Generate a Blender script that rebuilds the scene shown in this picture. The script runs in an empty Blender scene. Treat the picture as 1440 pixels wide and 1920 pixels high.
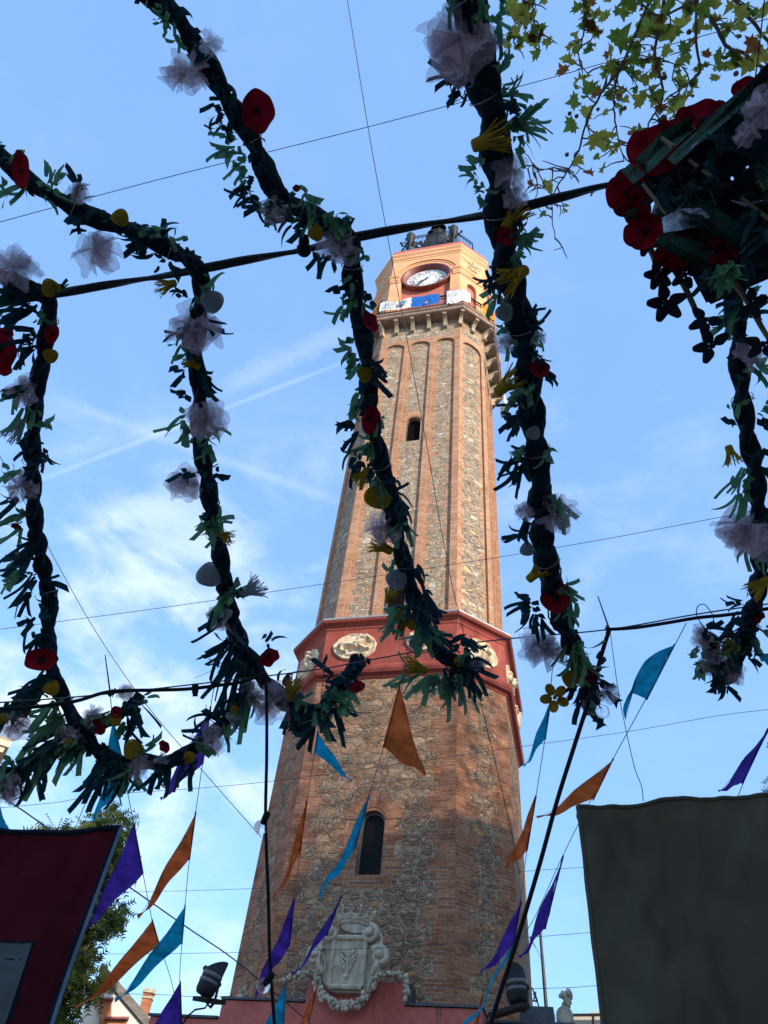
import bpy, math, random
from mathutils import Vector, Matrix, noise
R = random.Random(11)
PI = math.pi
C = bpy.context.scene.collection
V = Vector

# ------------------------------------------------------------------ camera
CAM = V((0, 0, 1.6)); FPX = 1404.87
RT = V((0.99280834, -0.08731058, 0.08190521)); UP = V((-0.11971467, -0.72407732, 0.67924991)); FW = V((0, 0.68417023, 0.72932236))
cd = bpy.data.cameras.new('camera'); cam = bpy.data.objects.new('camera', cd); C.objects.link(cam)
cd.sensor_fit = 'VERTICAL'; cd.sensor_height = 24.0; cd.lens = FPX / 1920 * 24.0
cd.clip_start = 0.05; cd.clip_end = 3000
cam.matrix_world = Matrix(((RT.x, UP.x, -FW.x, CAM.x), (RT.y, UP.y, -FW.y, CAM.y), (RT.z, UP.z, -FW.z, CAM.z), (0, 0, 0, 1)))
bpy.context.scene.camera = cam

def ray(u, v):
    return ((u - 720) / FPX * RT + (960 - v) / FPX * UP + FW).normalized()
def at(u, v, d):
    return CAM + ray(u, v) * d

# ------------------------------------------------------------------ light and sky
SUN_EL = math.radians(25); SAZ = V((0.617, -0.785)).normalized()
sdir = V((SAZ.x * math.cos(SUN_EL), SAZ.y * math.cos(SUN_EL), math.sin(SUN_EL)))
sl = bpy.data.lights.new('sun', 'SUN'); sl.energy = 2.5; sl.angle = math.radians(0.5); sl.color = (1.0, 0.86, 0.70)
so = bpy.data.objects.new('sun', sl); C.objects.link(so)
so.rotation_euler = sdir.to_track_quat('Z', 'Y').to_euler()
sc = bpy.context.scene
sc.view_settings.view_transform = 'Standard'; sc.view_settings.look = 'None'
sc.view_settings.exposure = 1.28; sc.view_settings.gamma = 1.0; sc.view_settings.use_curve_mapping = False

w = bpy.data.worlds.new("World"); sc.world = w; w.use_nodes = True
nt = w.node_tree; nt.nodes.clear()
def N(nt, t, **k):
    n = nt.nodes.new(t)
    for a, b in k.items():
        if a.startswith('i_'): n.inputs[a[2:].replace('_', ' ')].default_value = b
        else: setattr(n, a, b)
    return n
def math_(nt, op, a, b=None, c=None, clamp=False):
    n = nt.nodes.new('ShaderNodeMath'); n.operation = op; n.use_clamp = clamp
    for i, x in enumerate((a, b, c)):
        if x is None: continue
        if isinstance(x, (int, float)): n.inputs[i].default_value = x
        else: nt.links.new(x, n.inputs[i])
    return n.outputs[0]
def vdot(nt, a, vec):
    n = nt.nodes.new('ShaderNodeVectorMath'); n.operation = 'DOT_PRODUCT'
    nt.links.new(a, n.inputs[0]); n.inputs[1].default_value = tuple(vec); return n.outputs['Value']
def mixc(nt, f, a, b, mode='MIX'):
    n = nt.nodes.new('ShaderNodeMix'); n.data_type = 'RGBA'; n.blend_type = mode
    for s, x in ((n.inputs[0], f), (n.inputs[6], a), (n.inputs[7], b)):
        if isinstance(x, (int, float)): s.default_value = x
        elif isinstance(x, tuple): s.default_value = x if len(x) == 4 else (*x, 1)
        else: nt.links.new(x, s)
    return n.outputs[2]
def smooth(nt, x, lo, hi):
    n = nt.nodes.new('ShaderNodeMapRange'); n.interpolation_type = 'SMOOTHSTEP'
    nt.links.new(x, n.inputs[0]); n.inputs[1].default_value = lo; n.inputs[2].default_value = hi
    return n.outputs[0]
sky = N(nt, 'ShaderNodeTexSky', sky_type='NISHITA', sun_disc=False, sun_elevation=SUN_EL, sun_rotation=math.atan2(SAZ.x, SAZ.y), air_density=1.0, dust_density=1.2, ozone_density=1.0)
tc = N(nt, 'ShaderNodeTexCoord'); dr = tc.outputs['Generated']
def nz(scale, det, rough, stretch=(1, 1, 1), off=(0, 0, 0)):
    mp = N(nt, 'ShaderNodeMapping'); mp.inputs['Scale'].default_value = stretch; mp.inputs['Location'].default_value = off
    nt.links.new(dr, mp.inputs[0])
    n = N(nt, 'ShaderNodeTexNoise'); n.inputs['Scale'].default_value = scale; n.inputs['Detail'].default_value = det; n.inputs['Roughness'].default_value = rough
    n.inputs['Distortion'].default_value = 0.35
    nt.links.new(mp.outputs[0], n.inputs[0]); return n.outputs['Fac']
def blobm(u, v, r0, r1):      # soft patch of sky round a direction (1 inside)
    d = ray(u, v); dt = vdot(nt, dr, d)
    return smooth(nt, dt, math.cos(r1), math.cos(r0))
wisp = smooth(nt, nz(5.5, 8, .58, (1, 1, 1.9)), .44, .70)
puff = smooth(nt, nz(9, 8, .55, (1, 1, 1.5), (3, 1, 0)), .45, .66)
low = math_(nt, 'MAXIMUM', blobm(200, 1330, .04, .42), math_(nt, 'MULTIPLY', blobm(560, 1060, .0, .22), .5))
low = math_(nt, 'MAXIMUM', low, math_(nt, 'MULTIPLY', blobm(1080, 980, .0, .25), .25))
low = math_(nt, 'MAXIMUM', low, math_(nt, 'MULTIPLY', blobm(330, 1620, .0, .25), .6))
cl = math_(nt, 'MULTIPLY', wisp, math_(nt, 'ADD', math_(nt, 'MULTIPLY', low, .55), .035))
cl = math_(nt, 'ADD', cl, math_(nt, 'MULTIPLY', math_(nt, 'MULTIPLY', puff, blobm(250, 1240, .02, .30)), .30))
def contrail(p, q, width, amt, rough, ext=1.0):
    a, b = ray(*p), ray(*q); n = a.cross(b).normalized(); m = (a + b).normalized(); half = math.acos(max(-1, min(1, a.dot(b)))) / 2
    dd = math_(nt, 'ABSOLUTE', vdot(nt, dr, n))
    wob = math_(nt, 'MULTIPLY', math_(nt, 'SUBTRACT', nz(rough, 5, .7), .5), width * 1.6)
    g = smooth(nt, math_(nt, 'ADD', dd, wob), width, 0.0)
    e = smooth(nt, vdot(nt, dr, m), math.cos(half * 1.35 * ext), math.cos(half * .7))
    return math_(nt, 'MULTIPLY', math_(nt, 'MULTIPLY', g, e), amt)
for c in (contrail((80, 898), (650, 677), .0045, .13, 20), contrail((430, 725), (645, 622), .020, .13, 38),
          contrail((150, 765), (620, 935), .012, .12, 30), contrail((330, 790), (100, 870), .02, .06, 25)):
    cl = math_(nt, 'ADD', cl, c)
cl = math_(nt, 'MINIMUM', cl, .92)
SKYGAIN = 0.13
lift = mixc(nt, 1.0, sky.outputs[0], (.84, 1.06, 1.06), 'MULTIPLY')
thin = mixc(nt, .55, lift, (1.16, 2.18, 4.5))
skyc = mixc(nt, cl, thin, (3.9, 4.25, 4.5))
bg = N(nt, 'ShaderNodeBackground'); nt.links.new(skyc, bg.inputs[0]); bg.inputs[1].default_value = SKYGAIN
ow = N(nt, 'ShaderNodeOutputWorld'); nt.links.new(bg.outputs[0], ow.inputs[0])

# ------------------------------------------------------------------ mesh helpers
class MB:
    def __init__(s): s.v = []; s.f = []; s.m = []; s.uv = []
    def poly(s, pts, m=0, uv=None):
        b = len(s.v); s.v += [tuple(p) for p in pts]; s.f.append(tuple(range(b, b + len(pts)))); s.m.append(m)
        s.uv.append(uv if uv else [(0, 0)] * len(pts))
    def grid(s, rows, m=0, uvs=None, close=False):
        b = len(s.v); n = len(rows[0])
        for r in rows: s.v += [tuple(p) for p in r]
        for i in range(len(rows) - 1):
            for j in range(n if close else n - 1):
                k = (j + 1) % n
                s.f.append((b + i * n + j, b + i * n + k, b + (i + 1) * n + k, b + (i + 1) * n + j)); s.m.append(m)
                s.uv.append([uvs[i][j], uvs[i][k], uvs[i + 1][k], uvs[i + 1][j]] if uvs else [(0, 0)] * 4)
    def box(s, c, h, m=0, rot=None):
        c = V(c); P = []
        for x in (-1, 1):
            for y in (-1, 1):
                for z in (-1, 1):
                    q = V((x * h[0], y * h[1], z * h[2]))
                    if rot: q = rot @ q
                    P.append(tuple(c + q))
        b = len(s.v); s.v += P
        for f in ((0, 1, 3, 2), (4, 6, 7, 5), (0, 4, 5, 1), (2, 3, 7, 6), (0, 2, 6, 4), (1, 5, 7, 3)):
            s.f.append(tuple(b + i for i in f)); s.m.append(m)
            s.uv.append([(P[i][0] + P[i][1], P[i][2]) for i in f])
    def bar(s, p, q, w, h=None, m=0, up=V((0, 0, 1))):
        p, q = V(p), V(q); d = q - p; L = d.length
        if L < 1e-6: return
        d /= L; x = d.cross(up)
        if x.length < 1e-3: x = d.cross(V((1, 0, 0)))
        x.normalize(); y = d.cross(x); h = h or w
        rot = Matrix((x, d, y)).transposed()
        s.box((p + q) / 2, (w / 2, L / 2, h / 2), m, rot)
    def tube(s, pts, rad, n=8, m=0, fn=None, cap=True):
        pts = [V(p) for p in pts]; rows = []
        rr = rad if isinstance(rad, (list, tuple)) else [rad] * len(pts)
        t0 = (pts[1] - pts[0]).normalized()
        nx = t0.cross(V((0, 0, 1)))
        if nx.length < .01: nx = t0.cross(V((1, 0, 0)))
        nx.normalize(); L = 0
        for i, p in enumerate(pts):
            t = (pts[min(i + 1, len(pts) - 1)] - pts[max(i - 1, 0)])
            t = t.normalized() if t.length > 1e-9 else t0
            nx = (nx - t * nx.dot(t)).normalized(); ny = t.cross(nx)
            if i: L += (p - pts[i - 1]).length
            rows.append([p + (nx * math.cos(a) + ny * math.sin(a)) * rr[i] * (fn(a, L) if fn else 1) for a in [2 * PI * k / n for k in range(n)]])
        s.grid(rows, m, None, True)
        if cap:
            for r in (rows[0], rows[-1]):
                s.poly(r, m)
    def sph(s, c, r, n=8, k=6, m=0, sq=(1, 1, 1), jit=0):
        c = V(c); rows = []
        for i in range(k + 1):
            t = PI * i / k
            rows.append([c + V((math.sin(t) * math.cos(a) * sq[0], math.sin(t) * math.sin(a) * sq[1], math.cos(t) * sq[2])) * r * (1 + (R.random() - .5) * jit) for a in [2 * PI * q / n for q in range(n)]])
        s.grid(rows, m, None, True)
    def lathe(s, c, prof, n=16, m=0, ax=None):
        c = V(c); ax = V(ax).normalized() if ax else V((0, 0, 1))
        x = ax.cross(V((0, 0, 1)));
        if x.length < .01: x = V((1, 0, 0))
        x.normalize(); y = ax.cross(x)
        s.grid([[c + ax * z + (x * math.cos(a) + y * math.sin(a)) * r for a in [2 * PI * q / n for q in range(n)]] for r, z in prof], m, None, True)
    def build(s, name, mats, parent=None, smooth=False, label=None):
        me = bpy.data.meshes.new(name); me.from_pydata([tuple(p) for p in s.v], [], s.f)
        if not isinstance(mats, (list, tuple)): mats = [mats]
        for q in mats: me.materials.append(q)
        me.polygons.foreach_set('material_index', s.m)
        ul = me.uv_layers.new(name='UVMap'); flat = []
        for u in s.uv:
            for a in u: flat += [a[0], a[1]]
        ul.data.foreach_set('uv', flat)
        if smooth: me.polygons.foreach_set('use_smooth', [True] * len(me.polygons))
        me.validate(); me.update()
        o = bpy.data.objects.new(name, me); C.objects.link(o)
        if parent: o.parent = parent
        if label: o['label'] = label
        return o
def tag(o, label, cat, group=None):
    o['label'] = label; o['category'] = cat
    if group: o['group'] = group
    return o
def thing(name, label, cat, loc=(0, 0, 0), rz=0, group=None):
    o = bpy.data.objects.new(name, None); C.objects.link(o); o.location = loc; o.rotation_euler = (0, 0, rz)
    return tag(o, label, cat, group)
def weld(o, d=1e-4):
    import bmesh
    bm = bmesh.new(); bm.from_mesh(o.data); bmesh.ops.remove_doubles(bm, verts=bm.verts, dist=d)
    bmesh.ops.recalc_face_normals(bm, faces=bm.faces); bm.to_mesh(o.data); bm.free(); return o

# ------------------------------------------------------------------ materials
def mat(name):
    m = bpy.data.materials.new(name); m.use_nodes = True; nt = m.node_tree
    b = nt.nodes['Principled BSDF']; return m, nt, b
def noise_(nt, scale, det=4, rough=.55, vec=None, out='Fac'):
    n = nt.nodes.new('ShaderNodeTexNoise'); n.inputs['Scale'].default_value = scale; n.inputs['Detail'].default_value = det; n.inputs['Roughness'].default_value = rough
    if vec is not None: nt.links.new(vec, n.inputs['Vector'])
    return n.outputs[out]
def objco(nt, sc_=(1, 1, 1)):
    t = nt.nodes.new('ShaderNodeTexCoord'); m = nt.nodes.new('ShaderNodeMapping'); m.inputs['Scale'].default_value = sc_
    nt.links.new(t.outputs['Object'], m.inputs[0]); return m.outputs[0]
def bump(nt, b, h, strength=.5, dist=.02):
    n = nt.nodes.new('ShaderNodeBump'); n.inputs['Strength'].default_value = strength; n.inputs['Distance'].default_value = dist
    nt.links.new(h, n.inputs['Height']); nt.links.new(n.outputs[0], b.inputs['Normal'])
def plain(name, col, rough=.7, metal=0, var=.25, scale=8, bs=.15, bd=.01, col2=None, sc_=(1, 1, 1), spec=None):
    m, nt, b = mat(name); co = objco(nt, sc_)
    f = noise_(nt, scale, 5, .6, co)
    lo = tuple(c * (1 - var) for c in col); hi = col2 if col2 else tuple(min(1, c * (1 + var)) for c in col)
    nt.links.new(mixc(nt, smooth(nt, f, .3, .7), lo, hi), b.inputs['Base Color'])
    b.inputs['Roughness'].default_value = rough; b.inputs['Metallic'].default_value = metal
    if spec is not None: b.inputs['Specular IOR Level'].default_value = spec
    if bs: bump(nt, b, noise_(nt, scale * 5, 4, .6, co), bs, bd)
    return m
def cloth(name, col, trans=.4, var=.2, scale=14, alpha=1.0, sc_=(1, 1, 1), tcol=None, weave=200):
    m, nt, b = mat(name); co = objco(nt, sc_)
    f = smooth(nt, noise_(nt, scale, 5, .65, co), .3, .7)
    c = mixc(nt, f, tuple(x * (1 - var) for x in col), tuple(min(1, x * (1 + var)) for x in col))
    nt.links.new(c, b.inputs['Base Color']); b.inputs['Roughness'].default_value = .9; b.inputs['Specular IOR Level'].default_value = .15
    out = nt.nodes['Material Output']; sh = b.outputs[0]
    bump(nt, b, noise_(nt, weave, 2, .5, co), .15, .003)
    if trans:
        t = nt.nodes.new('ShaderNodeBsdfTranslucent')
        if tcol: t.inputs[0].default_value = (*tcol, 1)
        else: nt.links.new(c, t.inputs[0])
        mx = nt.nodes.new('ShaderNodeMixShader'); mx.inputs[0].default_value = trans
        nt.links.new(sh, mx.inputs[1]); nt.links.new(t.outputs[0], mx.inputs[2]); sh = mx.outputs[0]
    if alpha < 1:
        t = nt.nodes.new('ShaderNodeBsdfTransparent'); mx = nt.nodes.new('ShaderNodeMixShader')
        fa = math_(nt, 'ADD', math_(nt, 'MULTIPLY', f, .25), alpha - .12)
        nt.links.new(fa, mx.inputs[0]); nt.links.new(t.outputs[0], mx.inputs[1]); nt.links.new(sh, mx.inputs[2]); sh = mx.outputs[0]
    nt.links.new(sh, out.inputs[0]); return m
def ramp(nt, f, stops, const=False):
    r = nt.nodes.new('ShaderNodeValToRGB'); nt.links.new(f, r.inputs[0]); e = r.color_ramp.elements
    if const: r.color_ramp.interpolation = 'CONSTANT'
    while len(e) < len(stops): e.new(.5)
    for x, (p, c) in zip(e, stops): x.position = p; x.color = (*c, 1)
    return r.outputs[0]
def brick(name, c1, c2, mortar, dirt):
    m, nt, b = mat(name)
    uv = nt.nodes.new('ShaderNodeUVMap'); uv.uv_map = 'UVMap'
    # slight waviness of the courses
    wn = noise_(nt, 1.3, 3, .6, uv.outputs[0], 'Color')
    va = nt.nodes.new('ShaderNodeVectorMath'); va.operation = 'MULTIPLY_ADD'; nt.links.new(wn, va.inputs[0]); va.inputs[1].default_value = (.015, .022, 0); nt.links.new(uv.outputs[0], va.inputs[2])
    t = nt.nodes.new('ShaderNodeTexBrick'); nt.links.new(va.outputs[0], t.inputs['Vector'])
    t.inputs['Scale'].default_value = 1; t.inputs['Brick Width'].default_value = .29; t.inputs['Row Height'].default_value = .0582
    t.inputs['Mortar Size'].default_value = .0065; t.inputs['Mortar Smooth'].default_value = .25; t.inputs['Bias'].default_value = -.1
    t.inputs['Color1'].default_value = (*c1, 1); t.inputs['Color2'].default_value = (*c2, 1)
    big = noise_(nt, 1.6, 5, .65, uv.outputs[0]); fine = noise_(nt, 24, 4, .7, uv.outputs[0])
    mm = mixc(nt, smooth(nt, noise_(nt, 3.1, 4, .6, uv.outputs[0]), .42, .62), mortar[0], mortar[1])
    nt.links.new(mm, t.inputs['Mortar'])
    c = mixc(nt, math_(nt, 'MULTIPLY', smooth(nt, big, .42, .72), .75), t.outputs['Color'], dirt, 'MULTIPLY')
    c = mixc(nt, smooth(nt, fine, .3, .75), mixc(nt, 1.0, c, (.72, .70, .70), 'MULTIPLY'), mixc(nt, 1.0, c, (1.18, 1.15, 1.1), 'MULTIPLY'))
    nt.links.new(c, b.inputs['Base Color']); b.inputs['Roughness'].default_value = .92; b.inputs['Specular IOR Level'].default_value = .2
    h = math_(nt, 'ADD', math_(nt, 'MULTIPLY', math_(nt, 'SUBTRACT', 1.0, t.outputs['Fac']), .7), math_(nt, 'MULTIPLY', fine, .5))
    bump(nt, b, h, .8, .012); return m
def stone(name, stops, mortar, sx=2.9, sy=5.0, dark=.5):
    m, nt, b = mat(name)
    uv = nt.nodes.new('ShaderNodeUVMap'); uv.uv_map = 'UVMap'
    wn = noise_(nt, 3.4, 4, .65, uv.outputs[0], 'Color')
    va = nt.nodes.new('ShaderNodeVectorMath'); va.operation = 'MULTIPLY_ADD'; nt.links.new(wn, va.inputs[0]); va.inputs[1].default_value = (.16, .09, 0); nt.links.new(uv.outputs[0], va.inputs[2])
    mp = nt.nodes.new('ShaderNodeMapping'); mp.inputs['Scale'].default_value = (sx, sy, 1); nt.links.new(va.outputs[0], mp.inputs[0])
    def vor(feat, rnd=.85):
        n = nt.nodes.new('ShaderNodeTexVoronoi'); n.voronoi_dimensions = '2D'; n.feature = feat; n.inputs['Scale'].default_value = 1; n.inputs['Randomness'].default_value = rnd
        nt.links.new(mp.outputs[0], n.inputs['Vector']); return n
    big = vor('F1'); bige = vor('DISTANCE_TO_EDGE')
    mp2 = nt.nodes.new('ShaderNodeMapping'); mp2.inputs['Scale'].default_value = (sx * 1.9, sy * 2.1, 1); nt.links.new(va.outputs[0], mp2.inputs[0])
    def vor2(feat):
        n = nt.nodes.new('ShaderNodeTexVoronoi'); n.voronoi_dimensions = '2D'; n.feature = feat; n.inputs['Scale'].default_value = 1; n.inputs['Randomness'].default_value = .95
        nt.links.new(mp2.outputs[0], n.inputs['Vector']); return n
    sm = vor2('F1'); sme = vor2('DISTANCE_TO_EDGE')
    sb = nt.nodes.new('ShaderNodeSeparateColor'); nt.links.new(big.outputs['Color'], sb.inputs[0])
    sub = math_(nt, 'LESS_THAN', sb.outputs[2], .80)
    sc1 = mixc(nt, sub, big.outputs['Color'], sm.outputs['Color'])
    sep = nt.nodes.new('ShaderNodeSeparateColor'); nt.links.new(sc1, sep.inputs[0])
    base = ramp(nt, sep.outputs[0], stops, True)
    fine = noise_(nt, 15, 8, .78, uv.outputs[0]); med = noise_(nt, 6, 5, .65, uv.outputs[0])
    base = mixc(nt, smooth(nt, fine, .25, .75), mixc(nt, 1.0, base, (.50, .47, .46), 'MULTIPLY'), mixc(nt, 1.0, base, (1.34, 1.31, 1.26), 'MULTIPLY'))
    es = math_(nt, 'ADD', math_(nt, 'MULTIPLY', sme.outputs['Distance'], .62), math_(nt, 'MULTIPLY', math_(nt, 'SUBTRACT', 1.0, sub), 1.0))
    edge = math_(nt, 'MINIMUM', bige.outputs['Distance'], es)
    edge = math_(nt, 'ADD', edge, math_(nt, 'MULTIPLY', math_(nt, 'SUBTRACT', med, .5), .24))
    edge = math_(nt, 'ADD', edge, math_(nt, 'MULTIPLY', math_(nt, 'SUBTRACT', fine, .5), .16))
    mo = smooth(nt, edge, .060, .020)
    mcol = mixc(nt, smooth(nt, fine, .3, .7), tuple(x * .75 for x in mortar), mortar)
    c = mixc(nt, mo, base, mcol)
    # dark open joints, here and there
    crack = math_(nt, 'MULTIPLY', smooth(nt, math_(nt, 'ABSOLUTE', math_(nt, 'SUBTRACT', edge, .050)), .026, .004), smooth(nt, noise_(nt, 3.2, 4, .7, uv.outputs[0]), .36, .52))
    c = mixc(nt, math_(nt, 'MULTIPLY', crack, dark), c, (.035, .028, .022))
    c = mixc(nt, math_(nt, 'MULTIPLY', smooth(nt, noise_(nt, .7, 5, .7, uv.outputs[0]), .45, .7), .45), c, (.60, .56, .53), 'MULTIPLY')
    nt.links.new(c, b.inputs['Base Color']); b.inputs['Roughness'].default_value = .95; b.inputs['Specular IOR Level'].default_value = .15
    h = math_(nt, 'ADD', smooth(nt, edge, .01, .16), math_(nt, 'MULTIPLY', fine, 1.1))
    h = math_(nt, 'ADD', h, math_(nt, 'MULTIPLY', sep.outputs[1], .35))
    h = math_(nt, 'SUBTRACT', h, math_(nt, 'MULTIPLY', crack, .8))
    bump(nt, b, h, .9, .026); return m
M = {}
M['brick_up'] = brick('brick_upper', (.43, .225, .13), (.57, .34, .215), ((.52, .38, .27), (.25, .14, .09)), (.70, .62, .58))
M['brick_lo'] = brick('brick_lower', (.29, .115, .058), (.47, .21, .105), ((.42, .33, .27), (.16, .095, .07)), (.55, .50, .48))  # darker lower brick, with the warm tone of its shade tinted in
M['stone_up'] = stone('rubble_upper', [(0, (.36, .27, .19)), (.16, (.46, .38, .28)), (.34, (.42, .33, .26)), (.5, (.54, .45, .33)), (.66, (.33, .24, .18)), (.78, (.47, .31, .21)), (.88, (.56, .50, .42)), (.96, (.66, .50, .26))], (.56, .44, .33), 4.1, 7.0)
M['stone_lo'] = stone('rubble_lower', [(0, (0.327, 0.192, 0.119)), (.14, (0.431, 0.262, 0.157)), (.28, (0.352, 0.198, 0.131)), (.42, (0.483, 0.307, 0.190)), (.56, (0.287, 0.168, 0.102)), (.68, (0.443, 0.237, 0.150)), (.80, (0.522, 0.345, 0.221)), (.90, (0.392, 0.262, 0.178)), (.96, (0.602, 0.296, 0.119))], (0.473, 0.348, 0.235), 3.5, 6.1, .6)  # lower rubble, its colour pushed warmer so the shade there looks less blue
M['grey_lo'] = stone('weathered_grey', [(0, (.16, .14, .115)), (.5, (.20, .175, .14)), (.8, (.14, .12, .10))], (.24, .20, .16), 5, 1.2)
def plaster(name, c1, c2, streak=0.0, sc_=1.6):
    m, nt, b = mat(name); co = objco(nt); 
    f = noise_(nt, sc_, 6, .65, co); g = noise_(nt, sc_ * 9, 5, .7, co)
    c = mixc(nt, smooth(nt, f, .3, .7), c1, c2)
    c = mixc(nt, math_(nt, 'MULTIPLY', smooth(nt, g, .45, .8), .25), c, tuple(min(1, x * 1.3 + .02) for x in c2))
    if streak:
        s = noise_(nt, 2.2, 5, .7, objco(nt, (3.2, 3.2, .38))); k = smooth(nt, s, .56, .74)
        c = mixc(nt, math_(nt, 'MULTIPLY', k, streak), c, (.05, .035, .035))
        s2 = noise_(nt, 5.0, 5, .7, objco(nt, (2.2, 2.2, .30))); k2 = smooth(nt, s2, .60, .76)
        c = mixc(nt, math_(nt, 'MULTIPLY', k2, streak * .55), c, (.50, .30, .27))
    nt.links.new(c, b.inputs['Base Color']); b.inputs['Roughness'].default_value = .88; b.inputs['Specular IOR Level'].default_value = .2
    bump(nt, b, g, .35, .01); return m
M['red'] = plaster('red_stucco', (.24, .050, .037), (.33, .080, .060), .35, 1.3)
M['redbase'] = plaster('stained_red_stucco', (.38, .080, .060), (.55, .15, .115), .85, 1.3)
M['belfry'] = plaster('orange_stucco', (.63, .315, .155), (.76, .41, .22), .14, 1.2)
M['redpan'] = plaster('belfry_red_stucco', (.42, .12, .09), (.50, .17, .125), .12, 2)
M['maroon'] = plain('maroon_metal', (.20, .045, .038), .5, 0, .2, 5, .05)
M['medal'] = plain('cream_relief_stone', (.66, .52, .35), .85, 0, .22, 9, .6, .02)
M['carve'] = plain('grey_carved_stone', (.45, .37, .27), .9, 0, .30, 9, .5, .008)
M['bracket'] = plain('bracket_stone', (.37, .28, .19), .85, 0, .2, 4, .4, .01)
M['slab'] = plain('balcony_slab', (.30, .20, .145), .85, 0, .25, 4, .4, .01)
M['iron'] = plain('wrought_iron', (.022, .021, .02), .5, .6, .3, 20, .2, .003)
M['bronze'] = plain('bell_bronze', (.022, .021, .018), .6, .4, .4, 6, .2, .01)
M['dark'] = plain('dark_recess', (.007, .006, .0055), 1.0, 0, .2, 4, 0, spec=0)
M['frame'] = plain('window_frame', (.10, .10, .10), .5, .2, .15, 10, .1, .002)
M['flash'] = plain('zinc_flashing', (.34, .33, .32), .55, .3, .15, 3, .1, .005)
M['metald'] = plain('dark_coping', (.055, .058, .065), .5, .4, .2, 5, .1, .005)
M['lamp'] = plain('floodlight_body', (.016, .018, .021), .7, 0, .2, 6, .05, .002, spec=.25)
M['lampg'] = plain('floodlight_band', (.12, .115, .11), .55, .2, .2, 6, .05, .002)
M['dial'] = plain('enamel_dial', (.78, .79, .78), .35, 0, .05, 3, 0)
M['black'] = plain('black_paint', (.02, .02, .025), .5, 0, .1, 6, 0)
M['hand'] = plain('grey_hand', (.20, .23, .25), .5, .2, .1, 6, 0)
M['cable'] = plain('black_rubber', (.005, .005, .007), .8, 0, .3, 40, .2, .002, spec=.2)
M['strap'] = plain('black_strap', (.005, .008, .009), .65, 0, .35, 30, .2, .003, spec=.25)
M['wire'] = plain('steel_wire', (.05, .05, .06), .5, .5, .2, 30, 0)
M['string'] = plain('grey_string', (.20, .20, .22), .8, 0, .2, 60, 0)
M['wood'] = plain('bamboo_stick', (.12, .085, .045), .7, 0, .3, 15, .2, .003)
M['ground'] = plain('paving', (.24, .22, .20), .9, 0, .25, 1.2, .3, .01)
M['teal'] = cloth('dark_teal_fabric', (.007, .036, .046), .25, .45, 16)
M['teal2'] = cloth('mid_teal_fabric', (.014, .066, .076), .35, .35, 12)
M['core'] = cloth('navy_wrapped_fabric', (.004, .012, .020), .0, .5, 10, weave=60)
M['green'] = cloth('pale_green_fabric', (.085, .20, .11), .45, .22, 14)
M['tulle'] = cloth('mauve_tulle', (.46, .37, .42), .5, .2, 9, .42)
M['tulleb'] = cloth('white_tulle', (.60, .58, .66), .45, .15, 30, .34)
M['redf'] = cloth('poppy_red_felt', (.165, .003, .010), .3, .25, 10)
M['yel'] = cloth('mustard_felt', (.30, .19, .018), .25, .25, 14)
M['greyf'] = cloth('grey_felt', (.22, .25, .27), .25, .2, 14)
M['porange'] = cloth('orange_pennant', (.56, .115, .028), .42, .38, 5, 1, (1, 1, 3), weave=90)
M['pblue'] = cloth('turquoise_pennant', (.01, .30, .45), .42, .38, 5, 1, (1, 1, 3), weave=90)
M['ppurple'] = cloth('violet_pennant', (.075, .035, .30), .40, .38, 5, 1, (1, 1, 3), weave=90)
M['foil'] = plain('green_foil', (.010, .050, .034), .3, .5, .4, 25, .5, .01)
M['mirror'] = plain('silver_foil', (.26, .30, .36), .18, .9, .3, 20, .6, .01)
M['leafk'] = cloth('black_felt', (.008, .010, .016), .05, .3, 10)
M['banner'] = cloth('white_banner', (.74, .73, .70), .15, .06, 4, weave=30)
M['blueb'] = cloth('blue_banner', (.02, .14, .50), .2, .2, 3, weave=30)
M['ink'] = plain('faded_ink', (.16, .17, .20), .9, 0, .3, 20, 0)
M['inkb'] = plain('blue_ink', (.13, .20, .30), .9, 0, .3, 20, 0)

def glassmat(name, col=(1, 1, 1), rough=0.02):
    m, nt, b = mat(name); nt.nodes.remove(b)
    g = nt.nodes.new('ShaderNodeBsdfGlass'); g.inputs['Color'].default_value = (*col, 1); g.inputs['Roughness'].default_value = rough; g.inputs['IOR'].default_value = 1.12
    t = nt.nodes.new('ShaderNodeBsdfTransparent'); mx = nt.nodes.new('ShaderNodeMixShader'); mx.inputs[0].default_value = .45
    nt.links.new(t.outputs[0], mx.inputs[1]); nt.links.new(g.outputs[0], mx.inputs[2]); nt.links.new(mx.outputs[0], nt.nodes['Material Output'].inputs[0]); return m
M['glass'] = glassmat('bulb_glass')

# ------------------------------------------------------------------ ground
g = MB(); g.poly([(-600, -600, 0), (600, -600, 0), (600, 600, 0), (-600, 600, 0)])
o = g.build('ground', M['ground']); o['kind'] = 'structure'
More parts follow.
